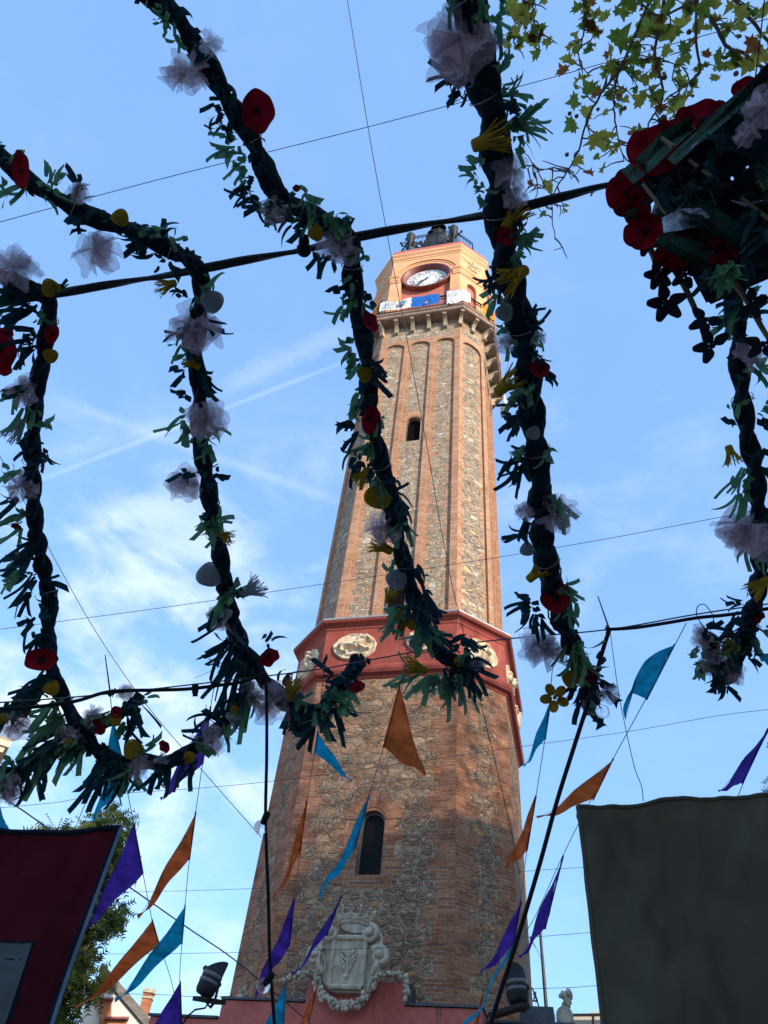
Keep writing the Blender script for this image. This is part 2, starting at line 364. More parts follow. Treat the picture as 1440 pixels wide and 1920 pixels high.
# ------------------------------------------------------------------ clock tower (all in its own local frame)
TX, TY, TPHI = 1.0888436, 14.5804393, math.radians(-17.00135)
tower = thing('clock_tower', 'tall octagonal brick and rubble stone clock tower with red frieze and orange belfry', 'tower', (TX, TY, 0), TPHI)
def tw(x, y, z):       # tower frame -> world
    c, s = math.cos(TPHI), math.sin(TPHI); return V((x * c - y * s + TX, x * s + y * c + TY, z))
S2 = math.sqrt(2)
class Face:
    def __init__(s, i, af, k, zr):
        s.i = i; s.af = af; s.k = k; a = math.radians(-90 + 45 * i)
        s.n = V((math.cos(a), math.sin(a), 0)); s.e = V((-math.sin(a), math.cos(a), 0)); s.ref = s.hw(zr); s.u0 = i * 3.713
    def hw(s, z, off=0):
        a = s.af(z) + off; t = (a + s.k) * S2 - a
        return t if s.i % 2 == 0 else (a - t) / S2
    def p(s, u, z, off=0):
        a = s.af(z); d = a if s.i % 2 == 0 else a + s.k
        return s.n * (d + off) + s.e * (u * s.hw(z) / s.ref) + V((0, 0, z))
    def q(s, mb, pts, m, uv=None):      # pts: (u,z,off)
        mb.poly([s.p(*a) for a in pts], m, uv or [(a[0] + s.u0, a[1]) for a in pts])
    def cell(s, mb, u0, u1, z0, z1, m, off=0):
        if u1 - u0 < 1e-5 or z1 - z0 < 1e-5: return
        s.q(mb, [(u0, z0, off), (u1, z0, off), (u1, z1, off), (u0, z1, off)], m)
    def arch(s, c, hwid, z0, zs, rise, n=14):
        L = [(c - hwid, z0)] if z0 < zs else []
        L += [(c - hwid * math.cos(PI * k / n), zs + rise * math.sin(PI * k / n)) for k in range(n + 1)]
        if z0 < zs: L.append((c + hwid, z0))
        return L
    def hole(s, mb, c, hwid, z0, zs, rise, u0, u1, ztop, m, depth, mrev, off=0, radial=None, closeb=True):
        """fills u0..u1, z0..ztop around an arched opening and gives it reveals"""
        A = s.arch(c, hwid, z0, zs, rise)
        s.cell(mb, u0, c - hwid, z0, zs, m, off); s.cell(mb, c + hwid, u1, z0, zs, m, off)
        B = A[1:-1] if z0 < zs else A
        n = len(B) - 1; tops = []
        for k in range(n + 1):
            u = u0 + (u1 - u0) * k / n; tops.append((u, ztop))
        tops[0] = (u0, ztop); tops[n] = (u1, ztop)
        # left and right shoulders
        s.q(mb, [(u0, zs, off), (c - hwid, zs, off), (u0, ztop, off)], m)
        s.q(mb, [(c + hwid, zs, off), (u1, zs, off), (u1, ztop, off)], m)
        for k in range(n):
            s.q(mb, [(*B[k], off), (*B[k + 1], off), (*tops[k + 1], off), (*tops[k], off)], m)
        L = 0
        for k in range(len(A) - 1):
            d = math.hypot(A[k + 1][0] - A[k][0], A[k + 1][1] - A[k][1])
            s.q(mb, [(*A[k], off), (*A[k + 1], off), (*A[k + 1], off - depth), (*A[k], off - depth)], mrev, [(0, L), (0, L + d), (depth, L + d), (depth, L)]); L += d
        if closeb:
            s.q(mb, [(c - hwid, z0, off), (c + hwid, z0, off), (c + hwid, z0, off - depth), (c - hwid, z0, off - depth)], mrev)
    def ring(s, mb, c, r0, r1, zc, m, off, ry=None, a0=0, a1=PI, n=20, thick=0, brickuv=True):
        ry = ry or 1.0
        for k in range(n):
            t0, t1 = a0 + (a1 - a0) * k / n, a0 + (a1 - a0) * (k + 1) / n
            P = [(c - r0 * math.cos(t0), zc + r0 * ry * math.sin(t0), off), (c - r0 * math.cos(t1), zc + r0 * ry * math.sin(t1), off),
                 (c - r1 * math.cos(t1), zc + r1 * ry * math.sin(t1), off), (c - r1 * math.cos(t0), zc + r1 * ry * math.sin(t0), off)]
            s.q(mb, P, m, [(0, t0 * r1), (0, t1 * r1), (r1 - r0, t1 * r1), (r1 - r0, t0 * r1)])
            if thick:
                for (i0, i1) in ((0, 1), (3, 2)):
                    a, b = P[i0], P[i1]
                    s.q(mb, [a, b, (b[0], b[1], off - thick), (a[0], a[1], off - thick)], m)
def lerp_(z0, a0, z1, a1): return lambda z: a0 + (a1 - a0) * (z - z0) / (z1 - z0)
KL, KU, KB, KC, KF = .336, .346, .344, .295, .320
aL = lerp_(4.1, 2.289, 10.14, 2.254); aU = lerp_(11.55, 2.051, 24.0, 1.996)
def octo(a, k, z):
    t = (a + k) * S2 - a
    return [V(p) for p in ((t, -a, z), (a, -t, z), (a, t, z), (t, a, z), (-t, a, z), (-a, t, z), (-a, -t, z), (-t, -a, z))]
def loft(mb, prof, k, m=0, capt=False, capb=False):
    for (a0, z0), (a1, z1) in zip(prof[:-1], prof[1:]):
        A, B = octo(a0, k, z0), octo(a1, k, z1)
        for i in range(8):
            j = (i + 1) % 8; w = (A[j] - A[i]).length
            mb.poly([A[i], A[j], B[j], B[i]], m, [(i * 3, z0 + a0), (i * 3 + w, z0 + a0), (i * 3 + w, z1 + a1), (i * 3, z1 + a1)])
    if capt: mb.poly(octo(*(prof[-1][0], k, prof[-1][1])), m)
    if capb: mb.poly(octo(*(prof[0][0], k, prof[0][1]))[::-1], m)

# --- lower shaft
mb = MB(); TH = .233
def toothed(F, mb, z0, z1, w1, w2, hwref, mB, mS, phase=0, holes=None, off=0, jit=.02):
    z = z0; r = phase
    rr = random.Random(F.i * 7 + int(z0 * 10))
    while z < z1 - 1e-6:
        zt = min(z + TH * rr.uniform(.93, 1.07), z1); wL = (w1 if r % 2 == 0 else w2) + rr.uniform(-jit, jit); wR = (w1 if r % 2 == 0 else w2) + rr.uniform(-jit, jit)
        F.cell(mb, -hwref, -wL, z, zt, mB, off); F.cell(mb, wR, hwref, z, zt, mB, off)
        if holes is None: F.cell(mb, -wL, wR, z, zt, mS, off)
        else:
            for a, b in holes(z, zt, -wL, wR): F.cell(mb, a, b, z, zt, mS, off)
        z = zt; r += 1
WZ0, WZS, WRI, WHW = 6.37, 7.235, .20, .215
for i in range(8):
    F = Face(i, aL, KL, 7.0)
    if i % 2 == 0:
        win = i == 0
        def holes(z, zt, a, b, win=win):
            return [(a, b)]
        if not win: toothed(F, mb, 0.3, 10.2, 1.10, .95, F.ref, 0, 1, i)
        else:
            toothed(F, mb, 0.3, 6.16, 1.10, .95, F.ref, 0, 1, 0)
            # window storey: brick jambs with toothed outer edge
            rr = random.Random(5); z = 6.16; r = 0
            while z < 7.40 - 1e-6:
                zt = min(z + TH, 7.40); wq = (1.10, .95)[r % 2] + rr.uniform(-.02, .02); j = (.40, .53)[r % 2] + rr.uniform(-.02, .02)
                F.cell(mb, -F.ref, -wq, z, zt, 0); F.cell(mb, wq, F.ref, z, zt, 0)
                F.cell(mb, -wq, -j, z, zt, 1); F.cell(mb, j, wq, z, zt, 1)
                if z > WZ0 - .3:
                    pass
                F.cell(mb, -j, -.38, z, zt, 0); F.cell(mb, .38, j, z, zt, 0)
                z = zt; r += 1
            F.cell(mb, -.38, .38, 6.16, WZ0, 0)
            F.hole(mb, 0.01, WHW, WZ0, WZS, WRI, -.38, .38, 7.52, 0, .22, 0)
            F.cell(mb, -F.ref, -1.02, 7.40, 7.52, 0); F.cell(mb, 1.02, F.ref, 7.40, 7.52, 0)
            F.cell(mb, -1.02, -.38, 7.40, 7.52, 1); F.cell(mb, .38, 1.02, 7.40, 7.52, 1)
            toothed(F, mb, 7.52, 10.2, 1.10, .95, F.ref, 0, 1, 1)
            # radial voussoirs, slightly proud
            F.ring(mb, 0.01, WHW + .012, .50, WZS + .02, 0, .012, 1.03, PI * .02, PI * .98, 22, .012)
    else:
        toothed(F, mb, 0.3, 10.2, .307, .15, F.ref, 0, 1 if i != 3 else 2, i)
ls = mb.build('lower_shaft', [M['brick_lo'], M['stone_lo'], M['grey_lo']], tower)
F = Face(0, aL, KL, 7.0)
def window(F, c, hwid, z0, zs, rise, inset, par, fw=.035, grille=True):
    mb = MB(); A = F.arch(c, hwid, z0, zs, rise, 12); A2 = F.arch(c, hwid - fw, z0 + fw, zs, rise - fw, 12)
    for k in range(len(A) - 1):
        for o in (-inset,):
            F.q(mb, [(*A[k], o), (*A[k + 1], o), (*A2[k + 1], o), (*A2[k], o)], 0)
        F.q(mb, [(*A2[k], -inset), (*A2[k + 1], -inset), (*A2[k + 1], -inset - .05), (*A2[k], -inset - .05)], 0)
    F.q(mb, [(*A[0], -inset), (*A2[0], -inset), (*A2[-1], -inset), (*A[-1], -inset)], 0)
    fr = mb.build('window_frame', M['frame'], par)
    mb = MB(); F.q(mb, [(*a, -inset - .045) for a in A2], 0); mb.build('window_backing', M['dark'], par)
    if grille:
        mb = MB()
        w = hwid - fw; st = .045
        k = -20
        while k * st < 2 * w + (zs - z0) + .3:
            for sg in (1, -1):
                # diagonal wires clipped to the rectangle below the spring line, plus arch
                pts = []
                for q in range(60):
                    u = -w + 2 * w * q / 59; z = z0 + fw + k * st + sg * (u + w)
                    zt = zs + (rise - fw) * math.sqrt(max(0, 1 - (u / w) ** 2)) if True else 0
                    if z0 + fw <= z <= zt: pts.append((u + c, z))
                if len(pts) > 2: mb.bar(F.p(pts[0][0], pts[0][1], -inset - .03), F.p(pts[-1][0], pts[-1][1], -inset - .03), .006, .006)
            k += 1
        mb.build('wire_grille', M['iron'], par)
window(F, 0.01, WHW, WZ0, WZS, WRI, .10, ls)

# --- red frieze band
mb = MB()
loft(mb, [(2.20, 10.06), (2.285, 10.14), (2.285, 10.17), (2.31, 10.19), (2.36, 10.21), (2.388, 10.27), (2.388, 10.33), (2.36, 10.40), (2.30, 10.44), (2.255, 10.46), (2.262, 11.36), (2.285, 11.39), (2.285, 11.43), (2.32, 11.47), (2.385, 11.50), (2.406, 11.53), (2.406, 11.575)], KF)
fb = mb.build('frieze_band', M['red'], tower)
mb = MB(); loft(mb, [(2.38, 11.560), (2.416, 11.562), (2.418, 11.602), (2.04, 11.66)], KF); mb.build('zinc_flashing', M['flash'], fb)
# medallions in relief
def seg(p, x0, z0, x1, z1):
    dx, dz = x1 - x0, z1 - z0; L = dx * dx + dz * dz; t = max(0, min(1, ((p[0] - x0) * dx + (p[1] - z0) * dz) / L)) if L else 0
    return math.hypot(p[0] - x0 - t * dx, p[1] - z0 - t * dz), t
def medallion(F, c, zc, rx, rz, caps, seed):
    mb = MB(); rows = []; nr, na = 26, 64
    rr = random.Random(seed); ph = rr.random() * 6
    for j in range(nr + 1):
        r = j / nr; row = []
        for a in range(na):
            t = 2 * PI * a / na; wob = 1 + .02 * math.sin(5 * t + ph) + .015 * math.sin(11 * t)
            u, z = math.cos(t) * r, math.sin(t) * r
            h = .025 + (.022 if r > .9 else 0) * (1 if r < .985 else .3)
            for (x0, z0, x1, z1, w0, w1, hh) in caps:
                d, tt = seg((u, z), x0, z0, x1, z1); wd = w0 + (w1 - w0) * tt
                if d < wd: h = max(h, .03 + 1.25 * hh * math.sqrt(1 - (d / wd) ** 2))
            h += .013 * noise.noise(V((u * 9, z * 9, seed))) + .006 * noise.noise(V((u * 25, z * 25, seed)))
            if j == nr: h = -.01
            row.append(F.p(c + u * rx * wob, zc + z * rz * wob, h))
        rows.append(row)
    mb.grid(rows, 0, None, True)
    return mb.build('medallion', M['medal'], fb, True)
LION = [(-.55, .12, .15, .05, .20, .18, .075), (.15, .10, .42, .30, .26, .24, .10), (.45, .42, .55, .46, .20, .17, .13), (.60, .40, .74, .32, .10, .07, .12),
        (-.55, .05, -.62, -.35, .12, .06, .06), (-.62, -.35, -.35, -.42, .06, .05, .06), (.25, -.05, .50, -.30, .10, .06, .07), (.5, -.3, .72, -.26, .06, .05, .07),
        (-.68, .2, -.85, -.1, .05, .04, .05), (.2, .35, .35, .62, .12, .08, .12), (.48, .62, .62, .70, .08, .05, .1), (-.3, -.62, .6, -.66, .06, .06, .03), (.05, -.1, .3, .2, .14, .14, .09)]
FIG = [(.15, .55, .28, .60, .13, .12, .11), (.15, .40, .05, -.05, .17, .13, .09), (.05, -.05, .35, -.55, .13, .07, .08), (0, -.05, .10, -.62, .12, .06, .07), (.05, .35, -.45, .45, .06, .05, .07), (-.45, .45, -.62, .50, .05, .09, .06),
       (.2, .4, .5, .1, .06, .05, .07), (-.15, -.2, -.35, -.72, .10, .16, .05), (-.7, .1, -.3, .0, .07, .06, .04), (.45, -.1, .6, -.4, .06, .05, .05)]
for i in range(8):
    F = Face(i, lerp_(10.46, 2.255, 11.36, 2.262), KF, 10.9)
    if i % 2 == 0:
        medallion(F, -.72, 10.92, .465, .325, LION, i); medallion(F, .75, 10.98, .40, .30, FIG if i else [(-.6, .1, .5, .05, .24, .2, .09), (.5, .1, .7, .4, .16, .12, .12), (-.5, 0, -.6, -.5, .1, .06, .07), (.4, 0, .5, -.5, .1, .06, .07), (0, -.1, .0, -.5, .07, .06, .06), (-.7, .2, -.8, .55, .05, .04, .06)], i + 20)
    else: medallion(F, -.02, 10.88, .43, .315, FIG, i + 40)

# --- upper shaft
mb = MB(); ZT = 24.70; Z0 = 11.45; DP = .065
def backing(F, u0, u1, z0, z1, teeth, skip=None, ph=0):
    z = z0; r = ph; rr = random.Random(int(F.i * 31 + u0 * 10))
    while z < z1 - 1e-6:
        zt = min(z + TH * rr.uniform(.9, 1.1), z1); a = (teeth[0] if r % 2 else teeth[1]) * rr.uniform(.8, 1.15); b = (teeth[0] if (r + 1) % 2 else teeth[1]) * rr.uniform(.8, 1.15)
        if skip and z < skip[1] and zt > skip[0]: 
            z = zt; r += 1; continue
        F.cell(mb, u0, u0 + a, z, zt, 0, -DP); F.cell(mb, u0 + a, u1 - b, z, zt, 1, -DP); F.cell(mb, u1 - b, u1, z, zt, 0, -DP)
        z = zt; r += 1
UW = (18.14, 19.06, .215)
for i in range(8):
    F = Face(i, aU, KU, 18.0); h = F.ref
    if i % 2 == 0:
        P = [(-.835, .33, 23.17, .27), (0, .345, 23.16, .28), (.825, .33, 23.16, .28)]
        F.cell(mb, -h, -1.165, Z0, 23.62, 0); F.cell(mb, 1.155, h, Z0, 23.62, 0)
        edges = [-1.165, -.425, .42, 1.155]
        for (c, w, zs, ri), u0, u1 in zip(P, edges[:-1], edges[1:]):
            F.hole(mb, c, w, Z0, zs, ri, u0, u1, 23.62, 0, DP, 0, closeb=False)
            if c == 0 and i == 0:
                za, zb = 17.75, 19.62
                backing(F, c - w, c + w, Z0, za, (.04, .10)); backing(F, c - w, c + w, zb, zs + ri + .02, (.04, .10))
                F.cell(mb, -w, w, za, UW[0], 1, -DP)
                F.hole(mb, 0.01, UW[2], UW[0], UW[1], .21, -w, w, zb, 0, .20, 0, off=-DP)
                F.ring(mb, 0.01, UW[2] + .01, UW[2] + .125, UW[1] + .02, 0, -DP + .012, 1.0, PI * .03, PI * .97, 16, .012)
            else: backing(F, c - w, c + w, Z0, zs + ri + .02, (.04, .11) if c == 0 else (.08, .17), ph=int(c > 0))
    else:
        w = .375
        F.cell(mb, -h, -.40, Z0, 23.62, 0); F.cell(mb, .40, h, Z0, 23.62, 0)
        F.hole(mb, 0, w, Z0, 23.0, .34, -.40, .40, 23.62, 0, DP, 0, closeb=False)
        backing(F, -w, w, Z0, 23.36, (.05, .13))
    cw = .16 if i % 2 == 0 else .10
    z = 23.62; r = 0
    while z < ZT - 1e-6:
        zt = min(z + .19, ZT); q = cw + (.10 if r % 2 else 0)
        F.cell(mb, -h, -h + q, z, zt, 0); F.cell(mb, h - q, h, z, zt, 0); F.cell(mb, -h + q, h - q, z, zt, 1); z = zt; r += 1
us = mb.build('upper_shaft', [M['brick_up'], M['stone_up']], tower)
F = Face(0, aU, KU, 18.0)
window(F, 0.01, UW[2], UW[0], UW[1], .21, DP + .10, us, .03, False)
# tall narrow door-window just above the frieze
mb = MB()
F.cell(mb, -.20, .20, 11.5, 12.75, 0, -DP + .015); mb.build('window_backing', M['dark'], us)
mb = MB()
for u in (-.20, .20): mb.box(F.p(u, 12.1, -DP + .02), (.018, .02, .66))
mb.box(F.p(0, 12.76, -DP + .02), (.22, .02, .018)); mb.build('window_frame', M['frame'], us)

# --- balcony
ab = 2.395
mb = MB(); loft(mb, [(1.95, 24.60), (2.30, 24.60), (2.33, 24.585), (2.37, 24.60), (2.395, 24.63), (2.395, 24.70), (2.36, 24.73), (2.37, 24.77), (2.42, 24.82), (2.42, 24.88), (2.0, 24.90)], KB)
bal = mb.build('balcony', M['slab'], tower)
def bracket(F, u, corner=None):
    mb = MB(); w = .062
    prof = [(0, 24.60), (.33, 24.60), (.33, 24.49)]
    prof += [(.33 - .25 * math.sin(t * PI / 2), 24.49 - .36 * (1 - math.cos(t * PI / 2))) for t in [k / 8 for k in range(1, 9)]]
    prof += [(.115, 24.11), (.115, 24.06), (0, 24.03)]
    if corner is None: o = F.n * (F.af(24.3) if F.i % 2 == 0 else F.af(24.3) + F.k) + F.e * u; d = F.n; e = F.e
    else: o = V((corner[0].x, corner[0].y, 0)); d = corner[1]; e = V((-d.y, d.x, 0)); prof = [(p[0] * 1.08, p[1]) for p in prof]
    L = [o + d * (p[0] - (.03 if p[0] == 0 else 0)) - e * w + V((0, 0, p[1])) for p in prof]; Rr = [q + e * 2 * w for q in L]
    mb.poly(L); mb.poly(Rr[::-1])
    for k in range(len(L)): j = (k + 1) % len(L); mb.poly([L[k], Rr[k], Rr[j], L[j]])
    weld(mb.build('bracket', M['bracket'], bal))
for i in range(8):
    F = Face(i, aU, KU, 24.3)
    if i % 2 == 0:
        for u in (-.83, -.277, .277, .83): bracket(F, u)
    else: bracket(F, 0)
cs = octo(1.996, KU, 0)
for i, p in enumerate(cs):
    n0 = Face(0 if i in (0, 7) else i, aU, KU, 24).n
    a = math.radians(-67.5 + 45 * i); bracket(None, 0, (V((p.x, p.y, 0)) * .995, V((math.cos(a), math.sin(a), 0))))
mb = MB(); RZ = 25.66; ar = 2.36
T, B = octo(ar, KB, RZ), octo(ar, KB, 24.99)
for i in range(8):
    j = (i + 1) % 8; mb.bar(T[i], T[j], .045, .03); mb.bar(B[i], B[j], .03, .02); mb.bar(T[i] - V((0, 0, .20)), T[j] - V((0, 0, .20)), .018, .018)
    n = max(2, round((T[j] - T[i]).length / .105))
    for k in range(n):
        a = T[i].lerp(T[j], k / n); mb.bar(a, V((a.x, a.y, 24.88)), .016 if k else .035)
        b = T[i].lerp(T[j], (k + .5) / n)
        e = (T[j] - T[i]).normalized()
        pts = [b + e * .045 * math.cos(t) + V((0, 0, -.10 + .07 * math.sin(t))) for t in [2 * PI * q / 8 for q in range(9)]]
        mb.tube(pts, .007, 4, cap=False)
        m_ = V((b.x, b.y, 25.2))
        for sg in (1, -1): mb.bar(V((a.x, a.y, 25.0)) + e * (.0 if sg > 0 else .105), V((a.x, a.y, 25.14)) + e * (.105 if sg > 0 else 0), .010)
mb.build('railing', M['iron'], bal)

# --- belfry
aB = lerp_(24.8, 2.14, 29.5, 2.14); mb = MB(); ZB, ZBT = 24.86, 29.52; CX, CZ = .035, 27.97
for i in range(8):
    F = Face(i, aB, KC, 27); h = F.ref
    if i % 2 == 0:
        F.cell(mb, -h, CX - 1.0, ZB, ZBT, 0); F.cell(mb, CX + 1.0, h, ZB, ZBT, 0)
        F.hole(mb, CX, .915, ZB, CZ, .93, CX - 1.0, CX + 1.0, ZBT, 0, .17, 0, closeb=False)
        F.cell(mb, CX - .92, CX + .92, ZB, 29.0, 1, -.17)
        # archivolt mouldings and imposts
        F.ring(mb, CX, 1.06, 1.11, 28.02, 0, .018, None, .02, PI - .02, 28, .02)
        F.ring(mb, CX, 1.14, 1.24, 28.06, 0, .045, None, .03, PI - .03, 28, .05)
    else:
        F.cell(mb, -h, -.30, ZB, ZBT, 0); F.cell(mb, .20, h, ZB, ZBT, 0)
        F.hole(mb, -.06, .205, ZB, 27.06, .30, -.30, .20, ZBT, 0, .12, 0, closeb=False)
        F.cell(mb, -.28, .16, ZB, 27.4, 1, -.12)
bf = mb.build('belfry', [M['belfry'], M['redpan']], tower)
def stringcourse():
    prof = [(-.01, 27.70), (.030, 27.72), (.030, 27.84), (.045, 27.85), (.045, 28.02), (.075, 28.06), (.095, 28.12), (.095, 28.16), (-.01, 28.20)]
    for i in range(8):
        F = Face(i, aB, KC, 27); mb = MB()
        spans = [(-1, None), (None, 1)] if i % 2 == 0 else [(-1, 1)]
        for (a, b) in spans:
            for (o0, z0), (o1, z1) in zip(prof[:-1], prof[1:]):
                def e(s_, o):
                    if s_ == -1: return -F.hw(27, o) * F.ref / F.hw(27)
                    if s_ == 1: return F.hw(27, o) * F.ref / F.hw(27)
                L0 = e(a, o0) if a else CX + 1.0; L1 = e(a, o1) if a else CX + 1.0
                R0 = e(b, o0) if b else CX - 1.0; R1 = e(b, o1) if b else CX - 1.0
                F.q(mb, [(L0, z0, o0), (R0, z0, o0), (R1, z1, o1), (L1, z1, o1)], 0)
            if a is None or b is None:
                uu = CX + 1.0 if a is None else CX - 1.0
                F.q(mb, [(uu, z, o) for o, z in prof], 0)
            if i % 2 == 0: mb.build('string_course', M['belfry'], bf); mb = MB()
        if i % 2: mb.build('string_course', M['belfry'], bf)
stringcourse()
mb = MB()
loft(mb, [(2.10, 29.40), (2.165, 29.50), (2.165, 29.58), (2.20, 29.62), (2.20, 29.74), (2.225, 29.80), (2.26, 29.86), (2.262, 29.98), (2.24, 30.005), (2.18, 30.02)], KC)
mb.build('cornice', M['belfry'], bf)
mb = MB(); loft(mb, [(2.24, 30.012), (2.20, 30.05), (2.17, 30.30), (2.17, 30.42), (2.05, 30.46), (1.2, 30.7), (.2, 30.9)], KC, capt=True); mb.build('roof', M['redpan'], tower)
# clocks
def text(s, size, mat_, loc, rot, par, ext=.002, name='numeral', xs=1.0):
    cu = bpy.data.curves.new('t', 'FONT'); cu.body = s; cu.size = size; cu.extrude = ext; cu.align_x = 'CENTER'; cu.align_y = 'CENTER'; cu.resolution_u = 3
    t = bpy.data.objects.new('t', cu); C.objects.link(t); dg = bpy.context.evaluated_depsgraph_get(); dg.update()
    me = bpy.data.meshes.new_from_object(t.evaluated_get(dg)); C.objects.unlink(t); bpy.data.objects.remove(t)
    me.materials.clear(); me.materials.append(mat_)
    o = bpy.data.objects.new(name, me); C.objects.link(o)
    o.matrix_local = Matrix.Translation(loc) @ rot @ Matrix.Diagonal((xs, 1, 1, 1)); o.parent = par; return o
ROM = ['XII', 'I', 'II', 'III', 'IIII', 'V', 'VI', 'VII', 'VIII', 'IX', 'X', 'XI']
def clock(i):
    F = Face(i, aB, KC, 27)
    W = lambda u, z, o: F.p(CX + u, CZ + z, o)
    mb = MB()   # ring: lathe about the face normal
    prof = [(.93, -.18), (.945, -.10), (.93, -.02), (.945, .005), (.93, .03), (.86, .03), (.85, .0), (.80, -.03), (.79, -.10), (.765, -.12), (.76, -.172)]
    o0 = F.n * (aB(27)) + F.e * CX + V((0, 0, CZ))
    mb.lathe(o0, prof, 56, 0, F.n); r = mb.build('clock_surround', M['maroon'], bf, True)
    mb = MB(); n = 56
    mb.poly([W(.77 * math.cos(2 * PI * k / n), .77 * math.sin(2 * PI * k / n), -.155) for k in range(n)], 0)
    d = mb.build('clock_dial', M['dial'], bf)
    mb = MB()
    def cring(r0, r1, o):
        for k in range(n):
            a, b = 2 * PI * k / n, 2 * PI * (k + 1) / n
            mb.poly([W(r0 * math.cos(a), r0 * math.sin(a), o), W(r0 * math.cos(b), r0 * math.sin(b), o), W(r1 * math.cos(b), r1 * math.sin(b), o), W(r1 * math.cos(a), r1 * math.sin(a), o)])
    cring(.365, .38, -.150); cring(.715, .722, -.150); cring(.752, .77, -.150)
    for k in range(12):
        a = math.radians(90 - 30 * k - 15); p, q = W(.39 * math.cos(a), .39 * math.sin(a), -.149), W(.715 * math.cos(a), .715 * math.sin(a), -.149); mb.bar(p, q, .009, .004)
    mb.build('minute_ring', M['black'], bf)
    base = Matrix((F.e, V((0, 0, 1)), F.n)).transposed()   # columns: lateral, up, normal
    for k in range(12):
        a = math.radians(90 - 30 * k)
        rot = base.to_4x4() @ Matrix.Rotation(a - PI / 2, 4, 'Z')
        text(ROM[k], .30, M['black'], W(.55 * math.cos(a), .55 * math.sin(a), -.150), rot, r, .002, 'numeral', .62)
    mb = MB()
    for ang, L, wd in ((math.radians(90 - 30 * 7.62), .47, .085), (math.radians(90 - 6 * 37), .66, .06)):
        e = F.e * math.cos(ang) + V((0, 0, math.sin(ang))); f_ = F.e * -math.sin(ang) + V((0, 0, math.cos(ang))); c0 = W(0, 0, -.11)
        mb.poly([c0 - e * .14 - f_ * .02, c0 - e * .14 + f_ * .02, c0 + e * L * .15 + f_ * .025, c0 + e * L * .6 + f_ * wd, c0 + e * L, c0 + e * L * .6 - f_ * wd, c0 + e * L * .15 - f_ * .025])
        q = [V(p) - F.n * .015 for p in mb.v[-7:]]; mb.poly(q[::-1])
    mb.lathe(W(0, 0, -.15), [(.0, .07), (.035, .065), (.035, 0)], 12, 0, F.n)
    mb.build('clock_hands', M['hand'], bf)
for i in (0, 2): clock(i)
# carved foliage panels above the little doors
rr = random.Random(3)
for i in range(1, 8, 2):
    F = Face(i, aB, KC, 27); mb = MB(); o = .015
    for k in range(34):
        u, z = rr.gauss(-.05, .10), 28.72 + rr.gauss(0, .17); mb.sph(F.p(u, z, o), rr.uniform(.02, .05), 6, 4, 0, (1, 1, 1), .4)
    for sg in (-1, 1):
        for k in range(9):
            t = k / 8; u = -.05 + sg * (.06 + .42 * t); z = 29.02 + .16 * t - .02 * math.sin(6 * t); mb.sph(F.p(u, z, o), .035 * (1 - .5 * t) * rr.uniform(.8, 1.3), 6, 4, 0, (1, 1, 1), .5)
        for q in range(3):
            cx, cz, r0 = -.05 + sg * (.12 + .12 * q), 28.98 - .05 * q + .08, .055 - .01 * q
            mb.tube([F.p(cx + sg * r0 * (1 - a / 9) * math.cos(a), cz + r0 * (1 - a / 9) * math.sin(a), o) for a in [x * .5 for x in range(14)]], .010, 5)
    mb.build('carved_foliage', M['medal'], bf)

# --- wrought iron crown with the bells
mb = MB(); ri = 1.62; Tt, Bb = octo(ri, KC * .6, 33.0), octo(ri, KC * .6, 30.40)
for i in range(8):
    j = (i + 1) % 8
    for z in (33.0, 32.82, 31.5, 30.7): mb.bar(V((Tt[i].x, Tt[i].y, z)), V((Tt[j].x, Tt[j].y, z)), .03)
    L = (Tt[j] - Tt[i]).length; n = max(3, int(L / .16)); e = (Tt[j] - Tt[i]) / L
    for k in range(n + 1):
        a = Tt[i] + e * L * k / n; mb.bar(a, V((a.x, a.y, 30.5)), .016)
        if k < n:
            for z in (31.8, 32.3):
                c = a + e * L * .5 / n; c.z = z
                mb.tube([c + e * (.07 - .006 * q) * math.cos(q * .7) + V((0, 0, (.16 - .012 * q) * math.sin(q * .7))) for q in range(12)], .009, 4)
    if i % 2 == 0:
        pass
mb.build('roof_railing', M['iron'], tower)
def lantern(p):
    mb = MB(); x, y = p; c = V((x, y, 30.4))
    mb.lathe(c, [(.16, 0), (.16, .3), (.10, .4), (.07, 1.0), (.10, 1.1), (.06, 1.2), (.05, 1.9), (.09, 2.0), (.13, 2.1), (.17, 2.3), (.19, 2.55), (.20, 2.70), (.15, 2.78), (.10, 2.86), (.04, 2.93), (.03, 3.02), (0, 3.1)], 10)
    for k in range(5):
        a = 2 * PI * k / 5; d = V((math.cos(a), math.sin(a), 0)); mb.tube([c + d * r + V((0, 0, z)) for r, z in ((.08, 1.5), (.2, 1.7), (.24, 1.95), (.17, 2.1), (.10, 2.0))], .018, 5)
    mb.build('corner_lantern', M['bronze'], tower)
for p in octo(1.62, KC * .6, 0)[:]:
    if p.y < 0 and abs(p.x) < 1.4 or p.y > 0 and abs(p.x) < 1.4: lantern((p.x, p.y))
mb = MB(); bx, by = .07, -.6; c = V((bx, by, 0))
mb.lathe(c, [(.7, 30.8), (.7, 33.9), (.5, 34.2), (.3, 34.35), (.33, 34.45), (.30, 34.9), (.28, 35.2), (.22, 35.5), (.12, 35.65), (0, 35.7)], 14)
for k in range(8):
    a = 2 * PI * k / 8 + .2; d = V((math.cos(a), math.sin(a), 0)); mb.bar(c + d * .72 + V((0, 0, 30.8)), c + d * .72 + V((0, 0, 34.0)), .05)
    mb.tube([c + d * r + V((0, 0, z)) for r, z in ((.25, 34.3), (.34, 34.8), (.36, 35.2), (.2, 35.6))], .02, 5)
mb.build('bell_cage', M['bronze'], tower)
